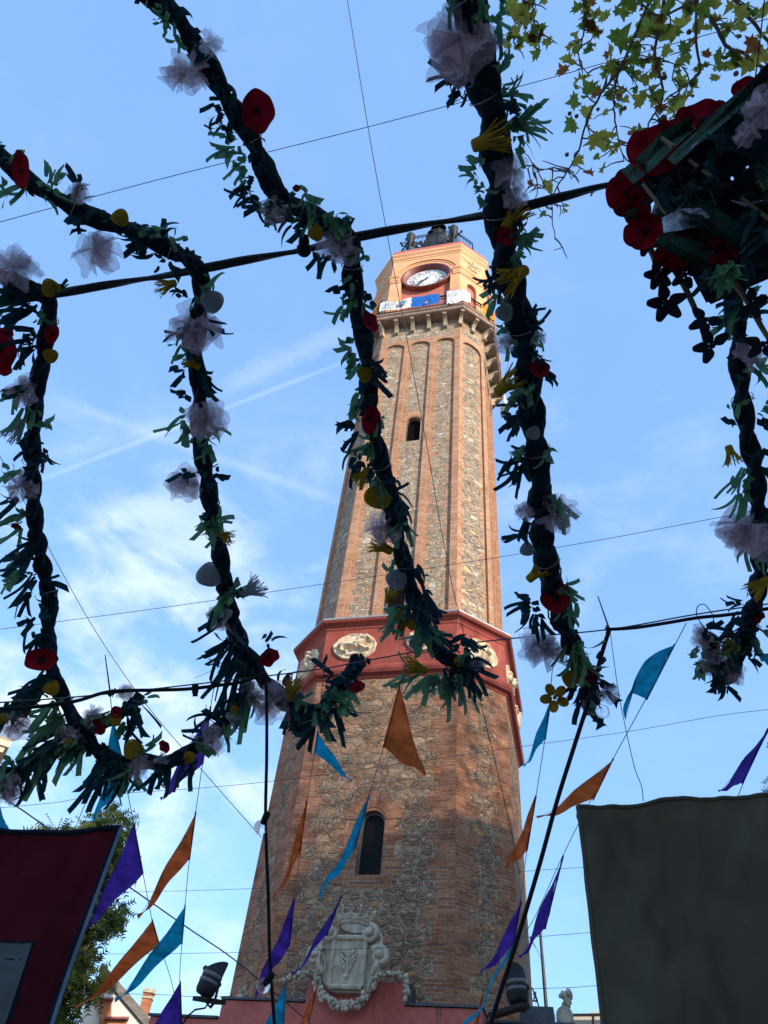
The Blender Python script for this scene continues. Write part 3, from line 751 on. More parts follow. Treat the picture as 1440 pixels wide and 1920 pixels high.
for k, (dx, dz, r) in enumerate(((-.20, 35.75, .15), (.17, 35.72, .16), (0, 35.95, .13), (-.36, 35.35, .13))):
    mb = MB(); mb.lathe(c + V((dx, -.15, dz)), [(r * 1.15, -r), (r * 1.0, -r * .7), (r * .8, 0), (r * .7, r * .5), (r * .4, r * .85), (0, r)], 12); mb.build('bell', M['bronze'], tower)
mb = MB(); mb.bar(c + V((0, 0, 35.6)), c + V((0, 0, 37.3)), .03); mb.bar(c + V((0, 0, 37.3)), c + V((-.13, 0, 37.5)), .03); mb.bar(c + V((0, 0, 37.3)), c + V((.13, 0, 37.5)), .03)
mb.build('weathervane', M['flash'], tower)
mb = MB()   # sprays of iron leaves between lanterns and cage
rr = random.Random(9)
for (x0, y0) in ((-1.05, -1.5), (1.0, -1.5), (-.55, -1.1), (.6, -1.1), (.75, -1.2), (-.8, -1.3)):
    for k in range(5):
        a = rr.uniform(0, PI * 2); b = V((x0, y0, rr.uniform(32.2, 33.3))); tip = b + V((math.cos(a) * .3, -.05, rr.uniform(.05, .5))); 
        mb.tube([b, b.lerp(tip, .5) + V((0, 0, .1)), tip], [.03, .022, .012], 5); mb.sph(tip, .06, 6, 4, 0, (1, 1, 1.4), .4)
for sg in (-1, 1):
    mb.bar((sg * 1.0, -1.5, 32.6), (sg * .3 + bx, by, 33.5), .07); mb.bar((sg * .9, -1.4, 33.1), (sg * .3 + bx, by, 33.9), .05)
    mb.bar((sg * .45, -1.0, 31), (sg * .45, -1.0, 33.8), .05)
mb.build('iron_scrollwork', M['iron'], tower)

# --- red base and its coping
mb = MB()
def bx3(x0, x1, y0, y1, z0, z1, m=0): mb.box(((x0 + x1) / 2, (y0 + y1) / 2, (z0 + z1) / 2), ((x1 - x0) / 2, (y1 - y0) / 2, (z1 - z0) / 2), m)
bx3(-1.86, 1.86, -2.63, 2.3, 0, 4.49); bx3(-.62, .80, -2.633, -2.36, 4.0, 4.77)
bx3(-2.93, -1.861, -2.60, -1.2, 0, 4.26); bx3(1.861, 3.02, -2.50, 1.4, 0, 4.36)
base = mb.build('base', M['redbase'], tower)
mb = MB()
for q, nm in (((-1.88, -.63, -2.66, -2.0, 4.50, 4.53), 'coping'), ((.81, 1.88, -2.66, -2.0, 4.50, 4.53), 'coping'), ((-2.96, -1.885, -2.63, -1.2, 4.27, 4.30), 'coping'), ((1.885, 3.05, -2.53, 1.4, 4.37, 4.40), 'coping'), ((.81, .90, -2.64, -2.40, 4.532, 4.74), 'metal_upstand'), ((2.33, 2.78, -2.42, -1.9, 4.402, 4.60), 'metal_box')):
    mb = MB(); bx3(*q); mb.build(nm, M['metald'], base)
# coat of arms
yf = -2.66
def FP(x, z, o=0): return V((x, yf - o, z))
mb = MB()
out = []
pts = [(-.20, 4.60), (-.33, 4.68), (-.40, 4.85), (-.36, 5.05), (-.40, 5.22), (-.33, 5.30), (-.2, 5.29), (.2, 5.29), (.33, 5.30), (.42, 5.22), (.36, 5.05), (.42, 4.85), (.34, 4.68), (.2, 4.60)]
fr = [FP(x, z, .10) for x, z in pts]; bk = [FP(x * 1.08, z, -.05) for x, z in pts]
mb.poly(fr)
for k in range(len(fr)): j = (k + 1) % len(fr); mb.poly([bk[k], bk[j], fr[j], fr[k]])
arms = mb.build('coat_of_arms', M['carve'], tower)
mb = MB()
def plate(x0, x1, z0, z1, o0, o1, notch=.03):
    P = [(x0, z0), ((x0 + x1) / 2 - .05, z0 - .005), ((x0 + x1) / 2, z0 - notch), ((x0 + x1) / 2 + .05, z0 - .005), (x1, z0), (x1 - .01, z1), ((x0 + x1) / 2 + .09, z1 + .01), ((x0 + x1) / 2, z1 - notch * 1.5), ((x0 + x1) / 2 - .09, z1 + .01), (x0 + .01, z1)]
    f = [FP(x, z, o1) for x, z in P]; b = [FP(x, z, o0) for x, z in P]; mb.poly(f)
    for k in range(len(f)): j = (k + 1) % len(f); mb.poly([b[k], b[j], f[j], f[k]])
plate(-.25, .22, 4.66, 5.27, .10, .142)
for a, b in (((-.25, 4.66), (-.25, 5.27)), ((.22, 4.66), (.22, 5.27)), ((-.25, 4.655), (.22, 4.655)), ((-.24, 5.28), (.21, 5.28))):
    mb.tube([FP(*a, .155), FP(*b, .155)], .034, 6)
# plant on the shield
cx = -.015
for sg in (-1, 1):
    for k, (z, L) in enumerate(((4.86, .07), (4.93, .11), (5.0, .13), (5.06, .10))):
        mb.tube([FP(cx, z - .03, .15), FP(cx + sg * L * .6, z + .02, .165), FP(cx + sg * L, z + .075, .158)], [.016, .028, .010], 5)
mb.tube([FP(cx, 4.80, .15), FP(cx, 4.95, .165), FP(cx, 5.14, .155)], [.026, .020, .022], 6)
mb.sph(FP(cx, 4.78, .17), .035, 8, 5)
mb.build('shield', M['carve'], arms, False)
mb = MB()
def scroll(cx, cz, r, sg, turns=1.6, a0=0, w=.05, o=.16):
    n = 26; P = []; rad = []
    for k in range(n + 1):
        t = k / n; a = a0 + sg * turns * 2 * PI * t; q = r * (1 - .8 * t); P.append(FP(cx + q * math.cos(a), cz + q * math.sin(a), o + .05 * t)); rad.append(w * (1 - .5 * t))
    mb.tube(P, rad, 7); mb.sph(FP(cx, cz, o + .07), w * 1.1, 8, 6)
scroll(-.30, 5.33, .105, 1, 1.4, PI * .5); scroll(.27, 5.33, .115, -1, 1.4, PI * .5)
scroll(-.50, 5.04, .12, 1, 1.5, PI * .2, .045); scroll(.44, 5.04, .125, -1, 1.5, PI * .8, .05)
for sg in (-1, 1):
    mb.tube([FP(sg * .45, 5.0, .2), FP(sg * .40, 4.86, .22), FP(sg * .36, 4.80, .2)], [.03, .05, .03], 6)
    mb.tube([FP(sg * .34, 5.42, .1), FP(sg * .43, 5.30, .1), FP(sg * .44, 5.12, .1), FP(sg * .36, 4.95, .1), FP(sg * .36, 4.75, .1), FP(sg * .22, 4.62, .1)], .032, 7)
mb.build('scroll_frame', M['carve'], arms, True)
mb = MB(); rr = random.Random(4)
def fruit(P, n, r0, r1, sp):
    for k in range(n):
        t = k / (n - 1) * (len(P) - 1); i = min(int(t), len(P) - 2); f = t - i; x = P[i][0] * (1 - f) + P[i + 1][0] * f; z = P[i][1] * (1 - f) + P[i + 1][1] * f
        mb.sph(FP(x + rr.uniform(-sp, sp), z + rr.uniform(-sp, sp), .13 + rr.uniform(-.04, .06)), rr.uniform(r0, r1), 8, 6, 0, (1, 1, rr.uniform(.8, 1.2)), .14)
fruit([(-.45, 4.80), (-.40, 4.64), (-.28, 4.50), (-.1, 4.43), (.08, 4.43), (.26, 4.52), (.36, 4.68), (.40, 4.80)], 170, .014, .038, .045)
fruit([(-.95, 4.70), (-.72, 4.79), (-.5, 4.82)], 60, .014, .032, .03); fruit([(.42, 4.82), (.66, 4.83), (.84, 4.80), (.86, 4.52)], 70, .014, .032, .03)
for k in range(26):
    a = rr.uniform(PI, 2 * PI); x, z = .42 * math.cos(a), 4.80 + .34 * math.sin(a); mb.box(FP(x, z, .15), (.035, .012, .018), 0, Matrix.Rotation(rr.uniform(0, 3), 3, 'Y'))
mb.build('fruit_garland', M['carve'], arms, True)
mb = MB()
cz = 5.46
n = 20
mb.lathe(V((-.02, yf + .02, cz)), [(.20, .0), (.22, -.01), (.24, .02), (.245, .07), (.255, .11), (.24, .13), (.23, .13), (.22, .02), (.20, .0)], 24)
for k in range(24):
    a = 2 * PI * k / 24; x, y = -.02 + .25 * math.cos(a), yf + .02 + .25 * math.sin(a); mb.sph((x, y, cz + .06), .018, 6, 4)
    if k % 2 == 0:
        x2, y2 = -.02 + .29 * math.cos(a), yf + .02 + .29 * math.sin(a)
        mb.tube([(x, y, cz + .11), (x2, y2, cz + .19)], [.03, .018], 5); mb.sph((x2, y2, cz + .215), .026, 6, 5)
        for d in (-.04, .04): mb.sph((x2 + d * math.sin(a), y2 - d * math.cos(a), cz + .17), .018, 5, 4)
mb.build('crown', M['carve'], arms, True)
# scroll finials standing on the base wings
for (x, y, z, nm) in ((2.92, -2.3, 4.40, 'stone_finial'), (-1.72, -2.35, 4.52, 'stone_finial')):
    mb = MB(); k = .66 if x > 0 else .36
    mb.lathe((x, y, z + .18 * k), [(.0, -.14 * k), (.15 * k, -.14 * k), (.17 * k, -.1 * k), (.13 * k, -.05 * k), (.17 * k, .1 * k), (.15 * k, .14 * k), (0, .14 * k)], 16, 0, (0, 1, 0))
    mb.box((x - .03 * k, y, z + .02), (.14 * k, .12 * k, .14 * k))
    for q in range(26):
        a = rr.uniform(0, 2 * PI); h = rr.uniform(.3, .62) * k; r = rr.uniform(.02, .14) * k
        mb.sph((x + .05 * k + r * math.cos(a), y + r * math.sin(a), z + h), rr.uniform(.025, .055) * k, 6, 4, 0, (1, 1, 1.5), .5)
    mb.build(nm, M['carve'], tower)

# ------------------------------------------------------------------ banners and flags on the balcony rail
def railpath(pts):      # list of (face, u) -> points on the outer side of the rail
    out = []
    for i, u, off in pts:
        F = Face(i, lambda z: 2.40, KB, 25); out.append(F.p(u, 0, off))
    return out
def clothpath(P, n):
    L = [0]
    for a, b in zip(P[:-1], P[1:]): L.append(L[-1] + (b - a).length)
    out = []
    for k in range(n + 1):
        s_ = L[-1] * k / n; i = max(j for j in range(len(L) - 1) if L[j] <= s_ + 1e-9); f = (s_ - L[i]) / (L[i + 1] - L[i]); out.append(P[i].lerp(P[i + 1], f))
    return out, L[-1]
def banner(name, label, cat, P, ztop, zbot, mats, seed=0, n=40, m=14, wav=.03, stripes=None, group=None):
    pts, L = clothpath(P, n); mb = MB(); rows = []; uvs = []
    for j in range(m + 1):
        t = j / m; row = []; uv = []
        for k, p in enumerate(pts):
            s_ = k / n; zt = ztop(s_); zb = zbot(s_)
            q = pts[min(k + 1, n)] - pts[max(k - 1, 0)]; nrm = V((q.y, -q.x, 0)).normalized()
            h = wav * (noise.noise(V((s_ * 5, t * 2.2, seed))) + .5 * noise.noise(V((s_ * 12, t * 5, seed + 5)))) * (.25 + t)
            row.append(p + nrm * (.03 + abs(h)) + V((0, 0, zt + (zb - zt) * t + .015 * noise.noise(V((s_ * 8, t, seed + 9)))))); uv.append((s_ * L, t))
        rows.append(row); uvs.append(uv)
    if stripes is None: mb.grid(rows, 0, uvs)
    else:
        for j in range(m): mb.grid(rows[j:j + 2], stripes(j / m), uvs[j:j + 2])
    o = weld(mb.build(name, mats, None, True)); o.location = (TX, TY, 0); o.rotation_euler = (0, 0, TPHI); tag(o, label, cat, group); return o
F = Face(0, lambda z: 2.40, KB, 25); h0 = F.ref
b1 = banner('white_banner', 'white banner with letters and a dark crest hung at the left of the clock balcony', 'banner', railpath([(0, -1.44, 0), (0, -.30, 0)]), lambda s: 25.70 + .08 * math.sin(s * 9), lambda s: 25.09 - .04 * s + .03 * math.sin(s * 7), M['banner'], 1)
b2 = banner('blue_banner', 'blue banner hung in the middle of the clock balcony', 'banner', railpath([(0, -.32, 0), (0, .66, 0)]), lambda s: 25.76 + .02 * math.sin(s * 12), lambda s: 25.02 - .03 * math.sin(s * 5), M['blueb'], 2, wav=.035)
b3 = banner('corner_banner', 'crumpled white banner wrapped round the right corner of the balcony under the clock', 'banner', railpath([(0, .91, 0), (0, h0, 0), (1, -.38, 0)]), lambda s: 25.84 - .06 * s, lambda s: 24.80 + (.32 * abs(s - .25) if s < .9 else .3), M['banner'], 3, wav=.06)
yel = cloth('flag_yellow', (.78, .46, .03), .25, .08, 4, weave=30); redm = cloth('flag_red', (.60, .03, .03), .25, .1, 4, weave=30)
st = lambda t: 1 if int(t * 9) % 2 == 1 else 0
Fz = Face(7, lambda z: 2.40, KB, 25)
banner('striped_flag', 'yellow and red striped flag on the left side of the balcony beside the white banner', 'flag', railpath([(6, -1.2, 0), (6, h0 * .98, 0), (7, -Fz.ref, 0), (7, Fz.ref, 0)]), lambda s: 25.70, lambda s: 24.88 + .12 * s, [yel, redm], 4, m=18, stripes=st, wav=.05)
banner('striped_flag', 'yellow and red striped flag trailing down from the right side of the balcony', 'flag', railpath([(1, .12, 0), (1, Fz.ref, 0), (2, -h0, 0), (2, h0 * .6, .0)]), lambda s: 25.72 - .5 * max(0, s - .5), lambda s: 24.95 - .5 * max(0, s - .3), [yel, redm], 5, m=18, stripes=st, wav=.05)
# lettering and marks on the banners
base = Matrix((F.e, V((0, 0, 1)), F.n)).transposed().to_4x4()
fp = lambda u, z, o=.115: F.n * (2.40 + o) + F.e * u + V((0, 0, z))
for k, ch in enumerate('GNC'): text(ch, .26, M['ink'], fp(-1.17, 25.24 + .16 * k), base @ Matrix.Rotation(-PI / 2, 4, 'Z'), b1, .001, 'lettering', 1.0)
for k, ch in enumerate(('CAT', 'CER', 'CUIT')): text(ch, .11, M['ink'], fp(-.94 + .0 * k, 25.27 + .15 * k), base, b1, .001, 'lettering', 1)
mb = MB()
cr = [(-.74, 25.20), (-.52, 25.20), (-.50, 25.30), (-.44, 25.36), (-.50, 25.42), (-.47, 25.52), (-.56, 25.44), (-.60, 25.56), (-.66, 25.44), (-.76, 25.52), (-.72, 25.40), (-.80, 25.32), (-.74, 25.30)]
ctr = fp(-.63, 25.33)
for k in range(len(cr)): mb.poly([ctr, fp(*cr[k]), fp(*cr[(k + 1) % len(cr)])])
mb.build('emblem', M['inkb'], b1)
mb = MB(); mb.poly([fp(.17, 25.08, .10), fp(.23, 25.05, .10), fp(.30, 25.09, .10), fp(.25, 25.13, .10), fp(.23, 25.24, .10), fp(.20, 25.13, .10)]); mb.build('emblem', yel, b2)
text('GRACIA', .13, M['ink'], fp(1.24, 25.50, .150), base @ Matrix.Rotation(-.08, 4, 'Z'), b3, .001, 'lettering', .9)
mb = MB()
for k in range(7): mb.bar(fp(.98 + .07 * k, 25.58 + .03 * math.sin(k * 2), .150), fp(1.02 + .07 * k, 25.72 + .03 * math.cos(k * 3), .150), .018, .003)
mb.build('emblem', M['ink'], b3)
mb = MB()
o = banner('small_pennant_banner', 'small white printed banner dangling below the back right corner of the balcony', 'banner', railpath([(2, h0 * .75, 0), (2, h0 * 1.0, .05), (3, -.3, .1)]), lambda s: 24.6, lambda s: 23.9, M['banner'], 6, wav=.1)
# ------------------------------------------------------------------ surroundings
def onplane(u, v, O, n):
    d = ray(u, v); return CAM + d * ((O - CAM).dot(n) / d.dot(n))
def hdir(u, v):
    d = ray(u, v); return V((d.x, d.y, 0)).normalized()
M['render_'] = plaster('cream_render', (.50, .43, .33), (.62, .55, .43), .12, .5)
M['white_'] = plaster('peeling_white_render', (.52, .49, .44), (.66, .63, .57), .6, .8)
M['obrick'] = brick('orange_brick', (.46, .16, .07), (.56, .22, .10), ((.45, .32, .24), (.3, .15, .1)), (.8, .75, .7))
M['rooft'] = plain('weathered_roof_tiles', (.16, .14, .12), .9, 0, .3, 3, .5, .02, sc_=(1, 1, 6))
M['winglass'] = plain('window_glass', (.05, .06, .07), .1, 0, .2, 2, 0)
def block(name, label, c, e, w, d, h, storeys, bays, wallm, seedv=0):
    """apartment block with cornice, balconies and recessed windows; c = middle of the front foot, e = along the front (unit)"""
    n = V((e.y, -e.x, 0)); T = thing(name, label, 'building', c, 0)
    mb = MB(); sh = h / (storeys + .35); bw = w / bays; rev = .22
    def P(x, z, o=0): return e * x + n * o + V((0, 0, z))
    for s_ in range(storeys):
        z0 = s_ * sh; 
        for b in range(bays):
            x0 = -w / 2 + b * bw; a, bb = x0 + bw * .29, x0 + bw * .71; za, zb = z0 + sh * .10, z0 + sh * .80
            for r in ((x0, a, z0, z0 + sh), (bb, x0 + bw, z0, z0 + sh), (a, bb, z0, za), (a, bb, zb, z0 + sh)):
                mb.poly([P(r[0], r[2]), P(r[1], r[2]), P(r[1], r[3]), P(r[0], r[3])])
            for q in (((a, za), (a, zb)), ((bb, za), (bb, zb)), ((a, za), (bb, za)), ((a, zb), (bb, zb))):
                mb.poly([P(*q[0]), P(*q[1]), P(*q[1], -rev), P(*q[0], -rev)])
    top = storeys * sh
    mb.poly([P(-w / 2, top), P(w / 2, top), P(w / 2, h), P(-w / 2, h)])
    mb.poly([P(-w / 2, 0), P(-w / 2, h), P(-w / 2, h, -d), P(-w / 2, 0, -d)]); mb.poly([P(w / 2, 0), P(w / 2, h), P(w / 2, h, -d), P(w / 2, 0, -d)])
    mb.poly([P(-w / 2, 0, -d), P(w / 2, 0, -d), P(w / 2, h, -d), P(-w / 2, h, -d)]); mb.poly([P(-w / 2, h), P(w / 2, h), P(w / 2, h, -d), P(-w / 2, h, -d)])
    mb.build('wall', wallm, T)
    mb = MB(); rot = Matrix((e, -n, V((0, 0, 1)))).transposed()
    mb.box(P(0, h - .15, .18), (w / 2 + .2, .2, .16), 0, rot); mb.box(P(0, h + .25, .02), (w / 2, .12, .24), 0, rot); mb.build('cornice', wallm, T)
    for s_ in range(storeys):
        for b in range(bays):
            x0 = -w / 2 + b * bw; a, bb = x0 + bw * .29, x0 + bw * .71; z0 = s_ * sh; za, zb = z0 + sh * .10, z0 + sh * .80
            mb = MB(); m_ = (a + bb) / 2
            for x in (a + .03, m_, bb - .03): mb.box(P(x, (za + zb) / 2, -rev + .03), (.035, .03, (zb - za) / 2), 0, rot)
            for z in (za + .03, zb - .03, za + (zb - za) * .65): mb.box(P(m_, z, -rev + .032), ((bb - a) / 2, .028, .03), 0, rot)
            wf = mb.build('window', M['rooft'], T)
            mb = MB(); mb.poly([P(a, za, -rev), P(bb, za, -rev), P(bb, zb, -rev), P(a, zb, -rev)]); mb.build('pane', M['winglass'], wf)
            if s_:
                mb = MB(); mb.box(P(m_, za - .08, .32), ((bb - a) / 2 + .25, .34, .07), 0, rot)
                for k in range(9): mb.bar(P(a - .2 + (bb - a + .4) * k / 8, za, .62), P(a - .2 + (bb - a + .4) * k / 8, za + .95, .62), .02)
                mb.bar(P(a - .2, za + .95, .62), P(bb + .2, za + .95, .62), .04); mb.build('balcony', M['iron'], T)
    return T
sv = V((SAZ.x, SAZ.y, 0)); se = V((-SAZ.y, SAZ.x, 0))
TC = V((TX, TY, 0))
block('apartment_block', 'unseen cream apartment block across the square behind the camera, sized to shade the lower tower', TC + sv * 27, se * -1, 34, 10, 18.3, 6, 9, M['render_'])  # unseen block, its height set by where the shadow falls on the tower

# small-leaved trees
M['leafa'] = cloth('small_leaf_green', (.035, .065, .018), .3, .35, 3, tcol=(.06, .11, .02))
M['leafb'] = cloth('small_leaf_yellow', (.09, .10, .022), .3, .3, 3, tcol=(.15, .17, .03))
M['bark'] = plain('bark', (.10, .08, .06), .95, 0, .35, 6, .8, .02)
def fine_tree(label, c, rx, rz, n, seed, cat='tree', lean=0, lsz=.14):
    rr = random.Random(seed); T = thing('broadleaf_tree', label, 'tree', (c.x, c.y, 0))
    mb = MB(); b0 = V((0, 0, 0)); b1 = V((rx * .1, 0, c.z - rz * .55)); mb.tube([b0, b0.lerp(b1, .5) + V((.1, .05, 0)), b1], [.30, .24, .18], 10)
    brs = []
    for k in range(16):
        a = rr.uniform(0, 2 * PI); q = V((rx * .8 * math.cos(a), rx * .8 * math.sin(a), c.z + rz * rr.uniform(-.5, .85))) * 1.0
        q.x *= (1 - .3 * abs(q.z - c.z) / rz); q.y *= (1 - .3 * abs(q.z - c.z) / rz)
        m_ = b1.lerp(q, .5) + V((0, 0, .2)); mb.tube([b1 - V((0, 0, .1)), m_, q], [.10, .06, .02], 6); brs.append((b1, m_, q))
    mb.build('trunk', M['bark'], T)
    cl = []
    for k in range(60):   # clumps
        while True:
            d = V((rr.uniform(-1, 1), rr.uniform(-1, 1), rr.uniform(-1, 1)))
            if .25 < d.length < 1: break
        cl.append((V((d.x * rx, d.y * rx, d.z * rz)), rr.uniform(.35, .75) * rx * .62, rr.random() < .35))
    mbs = (MB(), MB())
    for k in range(n):
        ctr, rad, ye = cl[rr.randrange(len(cl))]
        d = V((rr.gauss(0, 1), rr.gauss(0, 1), rr.gauss(0, 1))); d = d.normalized() * rad * rr.random() ** .45
        p = ctr + d + V((0, 0, c.z)); out = (d.normalized() + V((0, 0, -.45)) + V((rr.uniform(-.5, .5), rr.uniform(-.5, .5), rr.uniform(-.5, .2)))).normalized()
        L = lsz * rr.uniform(1.2, 2.6); side = out.cross(V((rr.uniform(-1, 1), rr.uniform(-1, 1), rr.uniform(-1, 1)))).normalized()
        mb = mbs[1 if (ye and rr.random() < .6) or rr.random() < .12 else 0]
        for q in range(5):   # pinnate leaflets
            b = p + out * L * (q + .5) / 5
            for sg in (-1, 1):
                t = b + (side * sg + out * .6).normalized() * lsz * .55; w = out * lsz * .13
                mb.poly([b - w, t - w * .4, t + w * .4, b + w])
    f = mbs[0].build('foliage', M['leafa'], T); mbs[1].build('foliage', M['leafb'], T); return T
c = at(92, 1790, 18); fine_tree('fine-leaved green tree standing behind the dark red cloth at the lower left', c, .98, 3.0, 7500, 3)
c = at(1585, 1565, 18); fine_tree('green tree whose twigs just show above the brown cloth at the right edge', c, 1.3, 1.6, 1500, 5)
# unseen trees added between block and tower, leaves sized to soften the shadow edge
def added_shade_tree(dist, side, z0, z1, seed):
    rr = random.Random(seed); c = TC + sv * dist + se * side; T = thing('added_shade_tree', 'unseen leafy tree added before the tall block to soften its shadow, %s of the two' % ('left' if side < 0 else 'right'), 'tree', c)
    mb = MB(); mb.tube([(0, 0, 0), (.2, .1, 6), (0, 0, z0 + 1)], [.4, .33, .2], 10); mb.build('trunk', M['bark'], T)
    mb = MB()
    for k in range(15000):
        t = rr.random() ** 1.7; p = V((rr.uniform(-3.2, 3.2), rr.uniform(-3.2, 3.2), z0 + (z1 - z0) * t)); s_ = rr.uniform(.035, .065)
        a = V((rr.uniform(-1, 1), rr.uniform(-1, 1), rr.uniform(-1, 1))).normalized(); b = a.cross(V((rr.random(), rr.random(), rr.random()))).normalized()
        mb.poly([p - a * s_, p - b * s_ * .8, p + a * s_, p + b * s_ * .8])
    mb.build('foliage', M['leafa'], T)
added_shade_tree(21, -2.6, 14.6, 19.2, 1); added_shade_tree(21, 2.6, 14.6, 19.2, 2)

# gabled house at the lower left
hO = at(235, 1880, 30); hn = -hdir(235, 1880); hp = lambda u, v, o=0: onplane(u, v, hO + hn * o, hn)
H = thing('gabled_house', 'gabled house with peeling white wall, orange brick and chimney at the lower left', 'house', (0, 0, 0))
mb = MB(); G = [hp(150, 1905), hp(185, 1826), hp(208, 1854), hp(230, 1882), hp(266, 1922), hp(275, 1990), hp(150, 1990)]
Bk = [p - hn * .4 for p in G]; mb.poly(G); mb.poly(Bk[::-1])
for k in range(len(G)): j = (k + 1) % len(G); mb.poly([G[k], Bk[k], Bk[j], G[j]])
mb.build('wall', M['white_'], H)
mb = MB(); ra, rb = hp(186, 1822, .1), hp(290, 1945, .1)
for (a, b) in ((ra, rb),):
    off = V((0, 0, .28)) ; bk_ = -hn * 6 + V((1.2, 0, 0)); q = [a, b, b + bk_, a + bk_]; mb.poly([x + off for x in q]); mb.poly(q[::-1])
    mb.poly([a, b, b + off, a + off]); mb.poly([b, b + bk_, b + bk_ + off, b + off])
mb.build('roof', M['rooft'], H)
def slabpx(u0, v0, u1, v1, o, th, name, m):
    mb = MB(); P = [hp(u0, v1, o), hp(u1, v1, o), hp(u1, v0, o), hp(u0, v0, o)]; B_ = [p - hn * th for p in P]; mb.poly(P, 0, [(p.x * .9 + p.y * .3, p.z) for p in P])
    for k in range(4): j = (k + 1) % 4; mb.poly([P[k], B_[k], B_[j], P[j]])
    mb.build(name, m, H)
slabpx(186, 1873, 209, 1960, .12, .2, 'brick_pier', M['obrick']); slabpx(200, 1911, 238, 1960, .18, .2, 'brick_pier', M['obrick'])
slabpx(190, 1870, 213, 1873.5, .3, .35, 'eaves', M['maroon']); slabpx(197, 1906, 242, 1910, .36, .4, 'eaves', M['maroon'])
mb = MB(); cb = hp(268, 1905, -2); 
mb.box(cb + V((0, 0, .1)), (.16, .16, .55)); chm = mb.build('chimney', M['obrick'], H)
mb = MB(); mb.box(cb + V((0, 0, .72)), (.20, .20, .06)); mb.box(cb + V((0, 0, .52)), (.19, .19, .03)); mb.build('chimney_cap', M['carve'], chm)
# far left building corner
cO = at(21, 1386, 25); e = V((-.90, -.44, 0)).normalized(); n_ = V((-e.y, e.x, 0))
L = thing('corner_building', 'orange stone building whose cornice corner shows at the left edge', 'building', (cO.x, cO.y, 0))
mb = MB(); rot = Matrix((e, n_, V((0, 0, 1)))).transposed(); mb.box(e * 4.4 - n_ * 4.2 + V((0, 0, (cO.z - .3) / 2)), (4.2, 4, (cO.z - .3) / 2), 0, rot); mb.build('wall', M['belfry'], L)
mb = MB(); mb.box(e * 4.3 - n_ * 4.15 + V((0, 0, cO.z - .12)), (4.35, 4.15, .12), 0, rot); mb.box(e * 4.3 - n_ * 4.15 + V((0, 0, cO.z - .32)), (4.25, 4.08, .08), 0, rot); mb.build('cornice', M['medal'], L)
# pale building with a roof railing at the lower right
rO = at(1095, 1905, 30); rn = -hdir(1095, 1905); rp = lambda u, v, o=0: onplane(u, v, rO + rn * o, rn)
B_ = thing('pale_building', 'cream coloured building with a thin roof railing between the tower and the brown cloth', 'building', (0, 0, 0))
mb = MB(); P = [rp(1052, 2000), rp(1240, 2000), rp(1240, 1900), rp(1130, 1895), rp(1052, 1907)]; Q = [p - rn * 6 for p in P]; mb.poly(P); mb.poly(Q[::-1])
for k in range(len(P)): j = (k + 1) % len(P); mb.poly([P[k], Q[k], Q[j], P[j]])
mb.build('wall', M['render_'], B_)
mb = MB(); mb.bar(rp(1052, 1903.5, .2), rp(1240, 1902, .2), .07)
for u in (1063, 1112, 1160, 1210): mb.bar(rp(u, 1903, .2), rp(u, 1935, .2), .08)
mb.build('roof_railing', M['iron'], B_)
# flagpole with lilac flag
fO = at(1018, 1830, 22); fn_ = -hdir(1018, 1830); fp_ = lambda u, v, o=0: onplane(u, v, fO + fn_ * o, fn_)
Fg = thing('flagpole', 'thin dark flagpole with a small lilac flag right of the tower foot', 'flagpole', (0, 0, 0))
a = fp_(1012, 1736); b = fp_(1025, 1900); mb = MB(); mb.tube([a, b, V((b.x, b.y, 0))], [.035, .045, .06], 8); mb.sph(a, .07); mb.build('pole', M['iron'], Fg)
mb = MB(); rows = []
for j in range(9):
    t = j / 8; l = fp_(992 + 10 * t, 1752 + 22 * t ** 1.0 + 4 * math.sin(t * 6), .05 * math.sin(t * 9)); r = fp_(1017 + 2 * t - 22 * (1 - t), 1758 + 48 * t, .06 * math.cos(t * 7)); rows.append([l.lerp(r, q / 4) + V((0, .04 * math.sin(q * 2 + j), 0)) for q in range(5)])
mb.grid(rows); mb.build('flag', cloth('lilac_flag', (.30, .24, .50), .4, .2, 3), Fg)
# small pylon mast and chimney bit
mp = MB(); 
for (p, q) in (((998, 1852), (1012, 1892)), ((1000, 1865), (1005, 1860)), ((998, 1876), (1008, 1878)), ((1001, 1874), (1004, 1862)), ((1008, 1878), (1003, 1862))): mp.bar(fp_(*p, -4), fp_(*q, -4), .04)
tag(mp.build('roof_aerial', M['iron']), 'small dark roof aerial just right of the tower foot', 'aerial')

